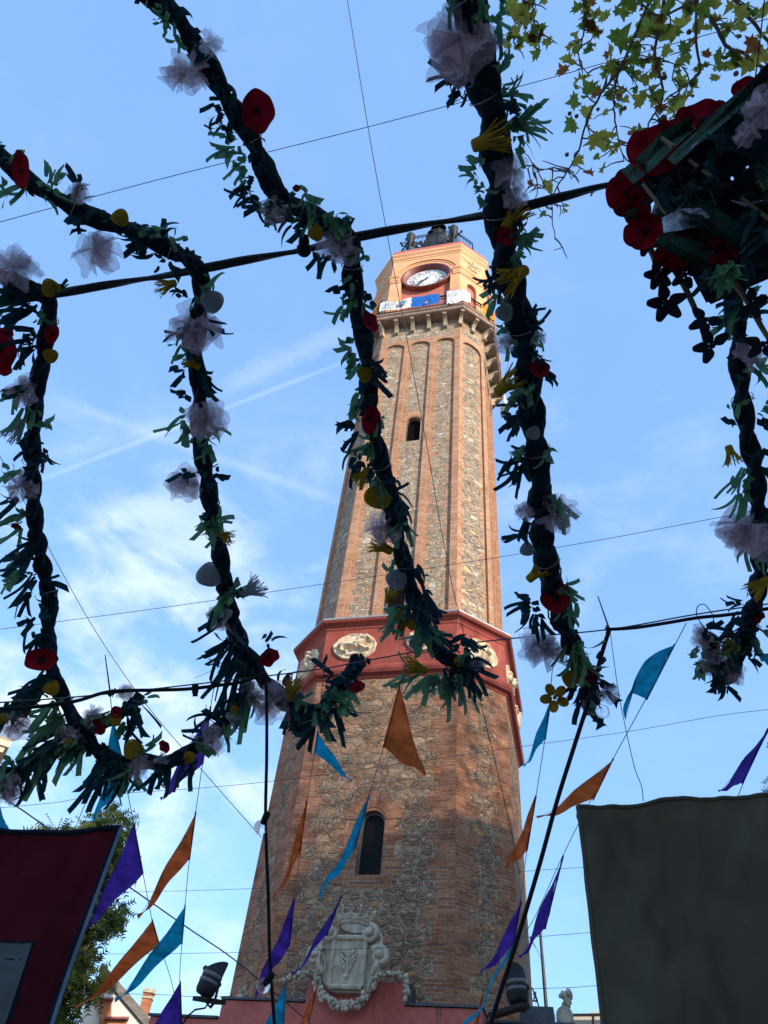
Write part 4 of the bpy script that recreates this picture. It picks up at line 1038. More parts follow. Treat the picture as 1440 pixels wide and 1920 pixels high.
# ------------------------------------------------------------------ floodlights on arms
def floodlight(u, v, hpx, tilt, label, arm, armlab, face):
    d = 11.6; p = at(u, v, d); s_ = hpx / FPX * d * ray(u, v).dot(FW); T = thing('floodlight', label, 'floodlight', p)
    ax = (V((0, 0, 1)) * math.cos(tilt) + RT * math.sin(tilt)).normalized(); x = ax.cross(FW).normalized(); y = ax.cross(x).normalized()
    r = s_ * .30; mb = MB()
    # body: closed drum below, oblique hood above
    n = 24; rows = []
    for (rad, z) in ((.0, -.50), (.80, -.50), (.98, -.40), (1.0, -.12)):
        rows.append([(x * math.cos(a) + y * math.sin(a)) * r * rad + ax * z * s_ for a in [2 * PI * k / n for k in range(n)]])
    rows.append([(x * math.cos(a) + y * math.sin(a)) * r * 1.0 + ax * (.28 + .22 * math.cos(a - face)) * s_ for a in [2 * PI * k / n for k in range(n)]])
    rows.append([(x * math.cos(a) + y * math.sin(a)) * r * .94 + ax * (.27 + .22 * math.cos(a - face)) * s_ for a in [2 * PI * k / n for k in range(n)]])
    rows.append([(x * math.cos(a) + y * math.sin(a)) * r * .94 + ax * (-.02) * s_ for a in [2 * PI * k / n for k in range(n)]])
    mb.grid(rows, 0, None, True); mb.poly(rows[-1]); mb.build('housing', M['lamp'], T, True)
    mb = MB(); 
    for z0, z1 in ((-.02, .09), (-.20, -.10)):
        mb.lathe(ax * 0, [(r * 1.0, z0 * s_), (r * 1.05, z0 * s_ + .005), (r * 1.05, z1 * s_ - .005), (r * 1.0, z1 * s_)], 24, 0, ax)
    mb.build('band', M['lampg'], T, True)
    mb = MB()
    q = x if abs(x.dot(RT)) > abs(y.dot(RT)) else y
    if q.dot(RT) < 0: q = -q
    q2 = (q * .75 - FW * .5).normalized()
    for sg in (1, -1):
        A = q2 * sg * r * 1.12; mb.bar(A + ax * .02 * s_, A * .95 - V((0, 0, .45)) * s_, .05, .02); mb.bar(A * .95 - V((0, 0, .45)) * s_, A * .6 - V((0, 0, .66)) * s_, .05, .02); mb.sph(A + ax * .02 * s_, .035)
    mb.bar(q2 * r * .7 - V((0, 0, .66)) * s_, -q2 * r * .7 - V((0, 0, .66)) * s_, .05, .02)
    mb.build('yoke', M['lamp'], T)
    mb = MB(); a, b = [at(*k) - p for k in arm]; mb.bar(a, b, .13, .05); mb.build('arm', M['lamp'], T)
floodlight(397, 1832, 62, .28, 'black hooded floodlight on a bracket left of the red tower base', ((370, 1872, 11.35), (415, 1880, 12.0)), '', 2.6)
floodlight(969, 1845, 62, -.08, 'black hooded floodlight on a slanting arm in front of the right side of the tower', ((922, 1905, 12.0), (985, 1885, 11.3)), '', 1.2)
mb = MB(); mb.tube([at(*q) for q in ((392, 1880, 11.5), (384, 1890, 11.5), (366, 1893, 11.5), (352, 1905, 11.6), (340, 1925, 11.7))], .012, 5); tag(mb.build('lamp_cable', M['cable']), 'thin black cable looping down from the left floodlight bracket', 'cable')

# ------------------------------------------------------------------ stall cloths
def hanging_cloth(name, label, O, n, top, left, right, bot, m, seed, amp=.035, nx=60, ny=60, th=.006):
    """top: function s->pixel of the top edge; cloth hangs vertically in the plane O,n"""
    T = thing(name, label, 'cloth', (0, 0, 0)); mb = MB(); rows = []
    for j in range(ny + 1):
        t = j / ny; row = []
        for k in range(nx + 1):
            s_ = k / nx; a = onplane(*top(s_), O, n); z = a.z + (bot - a.z) * t
            dg = s_ * 1.0 + t * 1.15 if False else s_ - t * .9
            h = amp * (noise.noise(V((dg * 3.2, (s_ + t) * .9, seed))) * 1.3 + (.35 * abs(noise.noise(V((dg * 7.5, (s_ + t) * 1.6, seed + 11)))) if amp > .05 else 0) + .5 * noise.noise(V((s_ * 7 + t * 5, t * 4 - s_ * 3, seed + 3))) + .16 * noise.noise(V((s_ * 20 + 9 * t, t * 16, seed + 6))))
            side = right(t) if right else 0
            e_ = V((n.y, -n.x, 0)); row.append(V((a.x, a.y, z)) + n * h + e_ * side * (s_ ** 3))
        rows.append(row)
    mb.grid(rows); nv = len(mb.v); mb.grid([[p - n * th for p in r] for r in rows])
    edge = [r[0] for r in rows]; mb.grid([edge, [p - n * th for p in edge]]); edge = [r[-1] for r in rows]; mb.grid([edge, [p - n * th for p in edge]]); mb.grid([rows[0], [p - n * th for p in rows[0]]])
    o = mb.build('cloth', m, T, True); return T, rows
M['tarp'] = cloth('brown_grey_tarp', (.070, .058, .040), .05, .14, 4, weave=150)
M['wine'] = cloth('wine_red_cloth', (.060, .004, .010), .10, .35, 3, weave=120)
M['greyp'] = cloth('grey_panel_cloth', (.070, .083, .088), .05, .12, 3, weave=120)
M['navy'] = cloth('navy_trim', (.006, .010, .022), .0, .2, 8)
M['pipe'] = cloth('pale_blue_piping', (.10, .15, .20), .0, .2, 8)
tn = -hdir(1250, 1700); tO = at(1250, 1700, 2.75); tn = (tn + V((.25, 0, 0))).normalized()
import bisect
def poly_top(P):
    us = [p[0] for p in P]
    def f(s_):
        u = us[0] + (us[-1] - us[0]) * s_; i = min(max(bisect.bisect(us, u) - 1, 0), len(P) - 2); a, b = P[i], P[i + 1]; q = (u - a[0]) / (b[0] - a[0]); return (u, a[1] + (b[1] - a[1]) * q)
    return f
tp = poly_top([(1083, 1512), (1130, 1510), (1210, 1505), (1240, 1498), (1280, 1497), (1310, 1504), (1400, 1497), (1440, 1492), (1640, 1480)])
T, rows = hanging_cloth('stall_backcloth', 'large plain brown grey cloth hanging at the lower right', tO, tn, tp, None, None, .9, M['tarp'], 7, .065, 100, 100)
mb = MB(); mb.tube([p - tn * .03 - V((0, 0, .02)) for p in rows[0][::4]], .012, 8); a, b = rows[0][2], rows[0][-2]
for p in (rows[0][-2],): mb.tube([p - tn * .05, V((p.x, p.y, 0)) - tn * .05], .022, 8)

mb.build('support_frame', M['iron'], T)
mb = MB(); mb.tube(rows[0], .007, 6); mb.tube([r[0] for r in rows], .007, 6); mb.build('hem', M['tarp'], T)
wn_ = -hdir(60, 1720); wO = at(60, 1720, 2.55); wp = poly_top([(-260, 1572), (-60, 1562), (60, 1558), (120, 1561), (170, 1557), (226, 1553)])
T2, rows2 = hanging_cloth('stall_banner', 'dark wine red cloth with a grey panel hanging at the lower left', wO, wn_, wp, None, lambda t: .028 * math.sin(t * 9) * t, .9, M['wine'], 12, .03, 60, 70)
mb = MB(); ed = [r[-1] + wn_ * .004 for r in rows2]; mb.tube(ed, .0055, 6); mb.build('piping', M['pipe'], T2)
mb = MB(); mb.tube([r[-1] - wn_ * .002 + V((wn_.y, -wn_.x, 0)) * .008 for r in rows2], .008, 6); mb.tube([p + wn_ * .0 for p in rows2[0]], .008, 6); mb.build('hem', M['navy'], T2)
# grey panel sewn on, with a dark outline, following the cloth
def patch(px, off, m, name):
    mb = MB(); n = 26
    A, B, Cc, D = px
    rws = []
    for j in range(n + 1):
        t = j / n; l = (A[0] + (D[0] - A[0]) * t, A[1] + (D[1] - A[1]) * t); r = (B[0] + (Cc[0] - B[0]) * t, B[1] + (Cc[1] - B[1]) * t); row = []
        for k in range(n + 1):
            s_ = k / n; p = onplane(l[0] + (r[0] - l[0]) * s_, l[1] + (r[1] - l[1]) * s_, wO + wn_ * off, wn_); row.append(p)
        rws.append(row)
    # drape onto the cloth surface: reuse its own offset field by nearest sample
    for row in rws:
        for k, p in enumerate(row):
            q = min((v for r in rows2[::2] for v in r[::2]), key=lambda v: (v - p).length_squared); row[k] = p + wn_ * ((q - p).dot(wn_) + off)
    mb.grid(rws); mb.build(name, m, T2, True)
patch([(-120, 1758), (66, 1764), (6, 1960), (-120, 1960)], .004, M['navy'], 'panel_outline')
patch([(-115, 1765), (60, 1769), (-2, 1955), (-115, 1955)], .009, M['greyp'], 'grey_panel')
mb = MB()
p = rows2[0][-14]; mb.tube([p - wn_ * .12, V((p.x, p.y, 0)) - wn_ * .12], .02, 8); mb.tube([q - wn_ * .03 for q in rows2[0][::4]], .016, 8); mb.build('support_frame', M['iron'], T2)
# ------------------------------------------------------------------ festival decorations overhead
def idir(deg, dep=0): a = math.radians(deg); return (RT * math.cos(a) + UP * math.sin(a) + FW * dep).normalized()
def dgar(u, v, h=2.85):
    el = math.asin(max(.1, ray(u, v).z)); return min(h / math.sin(el), 4.95)
def ppm(u, v, d): return d * ray(u, v).dot(FW) / FPX        # metres per pixel at that distance
def catmull(P, per=8):
    out = []
    for i in range(len(P) - 1):
        a, b, c, d = P[max(i - 1, 0)], P[i], P[i + 1], P[min(i + 2, len(P) - 1)]
        for k in range(per):
            t = k / per; out.append(tuple(.5 * ((2 * b[q]) + (c[q] - a[q]) * t + (2 * a[q] - 5 * b[q] + 4 * c[q] - d[q]) * t * t + (-a[q] + 3 * b[q] - 3 * c[q] + d[q]) * t ** 3) for q in range(len(b))))
    out.append(tuple(P[-1])); return out
def strip(mb, p, d, L, w, rr, curl=None, taper=1.0, droop=.3):
    n = 8; side = d.cross(FW * .8 + V((rr.uniform(-.6, .6), rr.uniform(-.6, .6), rr.uniform(-.6, .6)))).normalized()
    c = (rr.uniform(.2, 1.9) * rr.choice((-1, 1))) if curl is None else curl; nrm = side.cross(d).normalized(); rows = []; q = V(p); dd = V(d)
    tw_ = rr.uniform(-.7, .7)
    for k in range(n + 1):
        t = k / n; s2 = (side * math.cos(tw_ * t) + nrm * math.sin(tw_ * t)); ww = w * (1 - (1 - taper) * t) * (.62 + .38 * min(1, t * 3.5))
        cut = 0 if k < n else rr.choice((-.35, -.15, .1, .3))
        rows.append([q - s2 * ww / 2 - dd * cut * w, q + s2 * ww / 2 + dd * cut * w])
        dd = (dd + nrm * c * .22 + V((0, 0, -droop * .22)) + side * rr.uniform(-.10, .10)).normalized(); q = q + dd * L / n
    mb.grid(rows)
def tuft(par, u, v, ang, L, col, rr, dofs=0, n=None, wpx=7):
    d = dgar(u, v) + dofs; s_ = ppm(u, v, d); mb = MB(); p = at(u, v, d)
    n = n or max(3, int(2 + L / 17))
    for k in range(n):
        a = ang + rr.gauss(0, 15); dep = rr.gauss(-.1, .4); base = p + (RT * rr.uniform(-9, 9) + UP * rr.uniform(-9, 9)) * s_ + FW * rr.uniform(-.05, .03)
        strip(mb, base, idir(a, dep), L * s_ * rr.uniform(.6, 1.1), wpx * s_ * rr.uniform(.75, 1.7), rr)
    # the knotted root
    for k in range(2):
        base = p + (RT * rr.uniform(-7, 7) + UP * rr.uniform(-10, 10)) * s_ - FW * .03
        strip(mb, base, idir(ang + rr.uniform(60, 300), rr.uniform(-.4, .4)), 15 * s_, 11 * s_, rr)
    return mb.build('fabric_tuft', {'D': M['teal'], 'G': M['green'], 'T': M['teal2'], 'Y': M['yel'], 'W': M['greyf']}[col], par)
def tulle(par, u, v, r, rr, dofs=-.06, white=False, ax=1.0):
    d = dgar(u, v) + dofs; s_ = ppm(u, v, d) * r; c = at(u, v, d); mb = MB()
    for l in range(6):
        z = V((rr.gauss(0, .7), rr.gauss(0, .7), rr.gauss(0, .7))) - FW * .9; z.normalize(); x = z.cross(V((rr.random(), rr.random(), 1))).normalized(); y = z.cross(x)
        k1, k2 = rr.randint(3, 5), rr.randint(6, 9); p1, p2 = rr.random() * 6, rr.random() * 6; R0 = s_ * rr.uniform(.55, 1.12); n = 54; rows = []
        for j in range(8):
            t = j / 7; row = []
            for q in range(n):
                a = 2 * PI * q / n; f = t ** 1.1
                rad = R0 * f * (1 + .16 * math.sin(k1 * a + p1) + .07 * math.sin(k2 * a + p2)); h = R0 * (.45 * f * math.sin(k1 * a * 1 + p2) * .6 + .28 * f * math.sin(k2 * a + p1) * .5 - .35 * f * f)
                row.append(c + x * rad * math.cos(a) + y * rad * math.sin(a) * ax + z * h + V((0, 0, -.1 * f * R0)))
            rows.append(row)
        mb.grid(rows, 0, None, True)
        mb.tube(rows[-1] + [rows[-1][0]], R0 * .008, 4, 1, cap=False)
    return mb.build('tulle_bow', [M['tulleb'] if white else M['tulle'], M['tulle']], par, True)
def poppy(par, u, v, r, rr, tilt=(0, 0), dofs=-.09, ry=1.0, centre=True):
    d = dgar(u, v) + dofs; s_ = ppm(u, v, d) * r; c = at(u, v, d); z = (-ray(u, v) + RT * tilt[0] + UP * tilt[1]).normalized(); x = z.cross(UP).normalized(); y = z.cross(x)
    mb = MB(); rows = []; n = 30; ph = rr.random() * 6
    for j in range(6):
        t = j / 5; rows.append([c + x * s_ * t * math.cos(a) * (1 + .05 * math.sin(5 * a + ph)) + y * s_ * ry * t * math.sin(a) * (1 + .06 * math.sin(4 * a)) + z * s_ * (.38 * t * t + .08 * t * math.sin(5 * a + ph)) for a in [2 * PI * q / n for q in range(n)]])
    mb.grid(rows, 0, None, True); o = mb.build('poppy', M['redf'], par, True)
    if centre:
        mb = MB(); mb.sph(c + z * s_ * .12, s_ * .17, 8, 6, 0, (1, 1, 1), .2)
        for k in range(10): a = 2 * PI * k / 10; mb.bar(c + z * s_ * .1, c + z * s_ * .22 + (x * math.cos(a) + y * math.sin(a)) * s_ * .27, s_ * .05)
        mb.build('poppy_centre', M['leafk'], o)
    return o
def fringe(par, u, v, ang, L, rr, mat_='Y', open_=21, dofs=-.08):
    """rolled felt flower: tight rolled foot at u,v, cut fringe fanning out along ang"""
    d = dgar(u, v) + dofs; s_ = ppm(u, v, d); c = at(u, v, d); ax = idir(ang, rr.uniform(-.5, -.1)); x = ax.cross(FW).normalized(); y = ax.cross(x); L = L * s_
    mb = MB(); mb.lathe(c, [(.0, 0), (L * .13, 0), (L * .17, L * .05), (L * .20, L * .45), (L * .15, L * .45), (L * .05, L * .4)], 14, 0, ax)
    for k in range(36):
        a = 2 * PI * k / 36; o_ = x * math.cos(a) + y * math.sin(a); tip = (ax + o_ * math.tan(math.radians(open_)) * rr.uniform(.6, 1.15)).normalized()
        strip(mb, c + o_ * L * .18 + ax * L * .35, tip, L * rr.uniform(.45, .72), L * .055, rr, rr.uniform(-.5, .5), .8, .1)
    return mb.build('fringed_flower', M['yel' if mat_ == 'Y' else 'greyf'], par)
def rosette(par, u, v, r, mat_, rr, dofs=-.09, tilt=(0, 0)):
    d = dgar(u, v) + dofs; s_ = ppm(u, v, d) * r; c = at(u, v, d); z = (-ray(u, v) + RT * tilt[0] + UP * tilt[1]).normalized(); x = z.cross(UP).normalized(); y = z.cross(x)
    mb = MB(); n = 90; turns = 4.5; w = s_ * .5
    inner = []; outer = []
    for k in range(n + 1):
        t = k / n; a = 2 * PI * turns * t; q = s_ * (.08 + .92 * t); p = c + (x * math.cos(a) + y * math.sin(a)) * q + z * s_ * .25 * (1 - t); inner.append(p + z * w * .35); outer.append(p - z * w * .5)
    mb.tube([(p + q) / 2 + z * w * .2 for p, q in zip(inner, outer)], s_ * .085, 6); mb.lathe(c - z * w * .3, [(0, 0), (s_ * .96, 0)], 20, 0, z)
    ph = rr.random() * 6
    mb.grid([[c - z * w * .35 + (x * math.cos(a) + y * math.sin(a)) * s_ * t * (1 + .08 * math.sin(3 * a + ph)) for a in [2 * PI * q / 20 for q in range(20)]] for t in (.9, 1.12)], 0, None, True)
    return mb.build('rolled_rosette', M[{'Y': 'yel', 'W': 'greyf'}[mat_]], par)
def clover(par, u, v, r, rr, m='yel', dofs=-.10):
    d = dgar(u, v) + dofs; s_ = ppm(u, v, d) * r; c = at(u, v, d); mb = MB(); z = -ray(u, v); x = z.cross(UP).normalized(); y = z.cross(x); a0 = rr.random() * 6
    for k in range(5):
        a = a0 + 2 * PI * k / 5; e = x * math.cos(a) + y * math.sin(a); f = z.cross(e); pc = c + e * s_ * .58; P = [pc + e * s_ * .42 * math.cos(t) + f * s_ * .33 * math.sin(t) + z * s_ * .1 * math.cos(t) for t in [2 * PI * q / 12 for q in range(12)]]
        mb.poly(P); mb.poly([p - z * .006 for p in P][::-1]); 
        for q in range(12): j = (q + 1) % 12; mb.poly([P[q], P[j], P[j] - z * .006, P[q] - z * .006])
    mb.sph(c + z * .01, s_ * .14, 8, 5); return mb.build('petal_flower', M[m], par)
def garland(label, path, width, data, seed, hh=2.85, auto=30):
    rr = random.Random(seed); T = thing('festoon_garland', label, 'garland', (0, 0, 0), 0, 'fabric garlands strung over the street')
    P = catmull(path, 8); pts = [at(u, v, dgar(u, v, hh)) for u, v in P]
    n = len(pts); rad = []
    for k, (u, v) in enumerate(P):
        t = k / (n - 1); w = width[0] + (width[1] - width[0]) * t; rad.append(max(.004, w / 2 * ppm(u, v, dgar(u, v, hh)) * (1 + .13 * noise.noise(V((k * .22, seed, 0))) )))
    # two strands of wrapped cloth twisted round each other
    fine = []; fr = []
    for k in range(n - 1):
        for q in range(3): fine.append(pts[k].lerp(pts[k + 1], q / 3)); fr.append(rad[k] + (rad[k + 1] - rad[k]) * q / 3)
    mb = MB(); L = 0; S = ([], []); nx = (fine[1] - fine[0]).cross(FW).normalized(); SR = []
    for k, p in enumerate(fine):
        t = (fine[min(k + 1, len(fine) - 1)] - fine[max(k - 1, 0)]).normalized(); nx = (nx - t * nx.dot(t)).normalized(); ny = t.cross(nx)
        if k: L += (p - fine[k - 1]).length
        a = L * 13 + 1.2 * noise.noise(V((L * 2, seed, 3)))
        for q in (0, 1): S[q].append(p + (nx * math.cos(a + PI * q) + ny * math.sin(a + PI * q)) * fr[k] * .44)
        SR.append(fr[k] * (.66 + .16 * noise.noise(V((L * 9, seed, 9)))))
    for q in (0, 1): mb.tube(S[q], SR, 12, 0, lambda a, L: 1 + .10 * math.cos(3 * a + 30 * L) + .13 * noise.noise(V((math.cos(a) * 1.5, math.sin(a) * 1.5, L * 26 + q * 9))) + .08 * noise.noise(V((math.cos(a) * 3, math.sin(a) * 3, L * 60))))
    mb.build('wrapped_core', M['core'], T, True)
    for q in range(0, n - 6, 6):
        if rr.random() < .6:
            mb = MB(); a0 = rr.uniform(0, 6); sg = rr.choice((-1, 1)); rows = []
            for k in range(6):
                i = min(q + k, n - 2); t = (pts[i + 1] - pts[i]).normalized(); x = t.cross(FW).normalized(); y = t.cross(x); a = a0 + sg * k * .7; o_ = (x * math.cos(a) + y * math.sin(a)); rows.append([pts[i] + o_ * rad[i] * 1.08 - t * rad[i] * .4, pts[i] + o_ * rad[i] * 1.16, pts[i] + o_ * rad[i] * 1.06 + t * rad[i] * .4])
            mb.grid(rows); mb.build('winding_strip', M['teal'], T)
    for q in range(5, n - 4, 22):
        i = q; t = (pts[i + 1] - pts[i]).normalized(); x = t.cross(FW).normalized(); y = t.cross(x)
        mb = MB(); mb.tube([pts[i] + (x * math.cos(a) + y * math.sin(a)) * rad[i] * 1.13 + t * .004 * a for a in [.45 * z for z in range(16)]] + [pts[i] + x * rad[i] * 1.3 - V((0, 0, .05))], .0022, 4); mb.build('tie_string', M['string'], T)
    for k in range(auto):
        i = rr.randrange(2, n - 2); u, v = P[i]; a = rr.choice((200, 215, 235, 250, 300, 320, 160, 20)) + rr.uniform(-15, 15); tuft(T, u + rr.uniform(-6, 6), v, a, rr.uniform(9, 21), rr.choice('DDDDDT'), rr, -.03, 3, 9)
    for it in data.split(';'):
        f = it.split()
        if not f: continue
        k = f[0]; x = [float(q) if q.replace('.', '').replace('-', '').isdigit() else q for q in f[1:]]; u, v = x[0], x[1]
        if k in 'DGT': tuft(T, u, v, x[2], x[3], k, rr, -.04 if len(x) < 5 else x[4])
        elif k == 'V': tulle(T, u, v, x[2], rr)
        elif k == 'U': tulle(T, u, v, x[2], rr, white=True)
        elif k == 'P': poppy(T, u, v, x[2], rr, (rr.uniform(-.3, .3), rr.uniform(-.3, .3)) if x[2] > 25 else (rr.uniform(-1.1, 1.1), rr.uniform(-.9, .9)), ry=x[3] if len(x) > 3 else .85)
        elif k == 'Y': fringe(T, u, v, x[2], x[3], rr)
        elif k == 'W': fringe(T, u, v, x[2], x[3], rr, 'W', 20)
        elif k == 'B': rosette(T, u, v, x[2], 'Y', rr)
        elif k == 'R': rosette(T, u, v, x[2], 'W', rr)
        elif k == 'C': clover(T, u, v, x[2], rr)
    return T
garland('fabric garland down the far left with a large red poppy low on it', [(-40, 480), (0, 515), (60, 545), (92, 565), (84, 650), (68, 740), (60, 850), (62, 930), (72, 1030), (92, 1120), (90, 1200), (100, 1265), (132, 1335), (165, 1385), (205, 1422), (262, 1428), (325, 1425), (380, 1392), (425, 1350), (455, 1305)], (32, 26),
 'D 35 548 182 60;D 60 570 192 90;D 55 585 205 80;D 60 640 200 75;D 70 625 190 60;D 55 655 235 60;D 112 550 72 38;G 75 598 -25 40;D 55 735 195 60;G 45 728 230 60;G 60 765 245 60;G 80 792 -5 42;D 70 835 215 50;D 85 850 -60 38;D 78 860 240 40;G 30 885 205 60;D 30 930 225 75;G 45 965 200 55;G 40 985 235 60;D 65 1010 212 75;D 70 1030 222 80;D 55 1040 240 60;G 30 1060 235 65;G 45 1070 225 50;D 62 1085 215 70;D 60 1115 235 60;D 98 1092 2 32;D 62 1165 218 50;D 70 1190 235 50;D 95 1260 222 110;D 90 1275 212 85;D 85 1280 230 70;G 112 1320 222 85;G 112 1340 232 95;G 118 1350 240 85;D 118 1378 222 90;D 112 1390 235 75;D 150 1390 240 60;G 155 1405 -105 60;G 150 1400 255 70;D 205 1430 -112 95;D 215 1435 -100 90;D 195 1430 -122 80;D 225 1440 -88 85;G 240 1440 -112 60;G 252 1445 -85 55;G 270 1402 15 40;D 305 1430 -118 80;D 318 1428 -105 70;D 352 1425 -125 70;D 360 1420 -92 65;G 378 1395 -20 40;D 405 1350 150 60;D 415 1340 60 40;G 425 1362 -90 50;D 375 1380 170 50;'
 'V 30 498 38;P 100 628 15 1.3;B 95 667 12;V 42 728 34;W 42 788 245 46;V 40 910 32;P 32 985 10;P 77 1238 29 .72;B 97 1290 13;V 122 1378 16;V 258 1437 24;V 398 1388 32;B 355 1420 10;B 250 1405 16;P 312 1398 14;W 290 1428 25 28;W 425 1340 -25 36;B 440 1333 9;P 0 655 28 1.5;P 12 625 12;P 2 690 18;P 180 1352 9;B 95 540 15', 1, auto=30)
garland('fabric garland from the upper left edge ending in a red poppy before the tower frieze', [(-50, 235), (0, 290), (60, 345), (120, 378), (165, 405), (240, 428), (310, 462), (365, 500), (378, 530), (372, 600), (366, 660), (375, 740), (372, 810), (388, 900), (398, 970), (415, 1050), (425, 1120), (440, 1180), (470, 1240), (505, 1285), (548, 1325), (590, 1335), (625, 1305), (660, 1258), (672, 1238)], (34, 30),
 'G 20 312 60 35;G 10 350 195 60;G 45 352 205 60;G 95 345 60 45;G 112 350 80 30;G 100 368 -18 50;D 150 355 130 35;D 150 375 60 30;D 150 425 172 42;D 160 412 220 40;D 205 410 100 28;D 270 468 185 42;D 280 480 200 45;D 262 455 210 40;D 300 490 -100 30;D 310 440 60 28;G 280 440 -20 50;G 335 455 20 32;D 352 478 30 28;D 330 500 -60 30;D 270 445 60 30;D 345 470 -30 35;D 340 545 180 30;G 392 560 50 60;G 375 575 200 32;D 335 625 200 34;G 345 640 -110 40;D 395 610 -30 36;G 352 668 215 30;D 348 700 200 28;D 385 705 -30 42;D 398 720 -65 36;D 345 738 190 26;G 345 785 192 55;G 352 805 232 42;G 358 812 -100 40;G 395 815 -115 48;G 402 808 -12 34;G 392 838 -125 44;D 350 888 208 42;D 395 905 70 25;D 405 885 -60 28;G 395 972 200 34;G 402 975 -60 52;G 412 975 22 34;G 402 982 -108 60;G 425 1112 28 60;G 430 1120 45 50;D 440 1112 58 44;G 425 1125 230 60;D 425 1160 -118 70;D 415 1150 -130 50;D 445 1205 -125 115;D 450 1225 -112 120;D 435 1200 -135 90;D 465 1235 -100 110;D 470 1260 -120 80;D 500 1200 40 30;G 475 1310 -115 70;G 462 1320 -105 80;D 555 1325 -102 75;D 570 1335 -112 80;D 585 1335 -98 85;D 612 1330 -72 70;D 632 1318 -58 72;D 545 1320 -92 66;D 600 1340 -95 72;G 600 1330 -100 70;G 610 1308 -55 55;G 630 1298 -70 60;G 645 1292 -18 60;G 648 1305 -78 50;G 560 1310 10 60;D 530 1275 80 50;D 620 1270 160 50;D 650 1265 -160 40;T 562 1315 -95 60;T 615 1300 -80 50;'
 'V 180 466 46;V 148 358 20;P 40 320 16 2.2;B 226 408 14;Y 330 530 205 40;R 398 565 19;V 368 610 42;Y 375 690 150 34;V 388 780 33;V 345 905 32;Y 410 1000 -20 34;R 392 1078 21;W 450 1115 25 50;V 412 1158 30;P 502 1228 20 1.1;Y 543 1310 75 50;V 510 1312 40;V 470 1300 26;P 671 1291 17 .8;P 610 1345 9 1.4', 2, auto=30)
garland('fabric garland crossing left of the clock with a big red poppy near its top', [(262, -30), (295, 0), (335, 35), (370, 95), (400, 140), (430, 195), (468, 250), (492, 310), (520, 360), (570, 395), (625, 430), (660, 455), (660, 520), (672, 585), (684, 650), (692, 730), (696, 790), (712, 860), (732, 925), (742, 1000), (760, 1060), (775, 1120), (800, 1180), (828, 1225), (862, 1245), (895, 1255)], (42, 28),
 'G 305 30 -110 40;G 315 50 -100 50;G 322 62 -60 40;D 268 0 -95 28;D 420 200 178 34;D 412 212 200 40;D 415 228 225 40;D 432 240 -100 34;G 432 262 188 40;G 440 278 202 50;G 452 300 188 42;G 455 318 210 46;G 462 340 -130 40;D 468 350 200 38;D 462 362 188 44;D 482 378 -125 44;D 470 372 215 50;G 498 395 -110 42;G 508 405 -60 36;D 515 380 -70 50;G 578 372 -28 40;G 562 388 200 40;D 552 418 200 54;D 566 430 -135 42;D 545 405 190 30;G 612 418 -18 54;G 622 428 -60 44;G 640 420 35 26;G 590 410 -150 40;D 602 478 -120 42;D 620 480 -90 38;D 652 418 80 26;D 640 470 -60 30;G 658 492 150 18;G 682 482 60 18;G 662 530 175 18;D 642 548 172 36;G 655 562 198 46;G 648 582 228 42;G 670 570 -58 54;D 690 560 -40 24;G 655 652 180 38;G 660 666 202 44;G 668 680 250 36;D 700 688 -30 34;D 702 702 -62 46;D 690 700 -110 40;G 672 742 -110 44;G 668 765 -90 40;G 708 792 -78 28;D 660 798 205 40;D 664 818 215 46;G 690 832 -150 50;G 700 842 -80 34;G 690 838 -110 36;D 665 852 218 48;D 672 872 -120 40;D 690 872 -100 46;G 705 900 -60 54;G 700 890 -155 34;G 708 912 -95 40;D 738 922 -12 40;D 745 935 -40 46;D 742 950 -62 52;D 725 940 -100 30;G 750 972 -68 64;G 756 982 -82 50;D 760 1048 38 26;D 775 1065 -68 48;G 735 1062 150 24;D 795 1115 -60 68;D 788 1125 -74 90;D 770 1110 -90 60;G 748 1142 200 36;G 742 1162 -140 46;G 736 1180 -152 42;G 752 1150 -115 50;G 790 1165 -98 66;G 802 1175 -58 50;G 800 1190 -110 44;D 822 1200 0 54;D 858 1198 20 36;D 880 1215 20 40;G 785 1258 -150 72;G 802 1272 -122 70;G 820 1268 -85 60;G 842 1275 -95 70;G 832 1270 -70 50;D 872 1238 -72 80;D 882 1250 -60 70;D 885 1238 -5 44;G 862 1262 -82 80;G 852 1278 -95 70;D 840 1250 -100 50;D 862 1255 -95 60;T 800 1150 -80 60;G 868 1225 40 30;'
 'V 352 132 42;U 395 80 22;P 482 206 31 1.2;V 515 388 30;P 557 354 8;B 592 437 13;V 636 454 38;P 692 606 16 1.5;B 684 702 13;P 690 785 22 1.2;Y 690 880 -130 40;B 709 930 23;V 722 985 33;Y 735 1035 150 46;R 744 1086 18;Y 725 1130 70 30;C 762 1160 26;Y 800 1258 160 48;V 838 1290 20;B 861 1240 9;V 896 1243 15;R 780 1205 12', 3, auto=30)
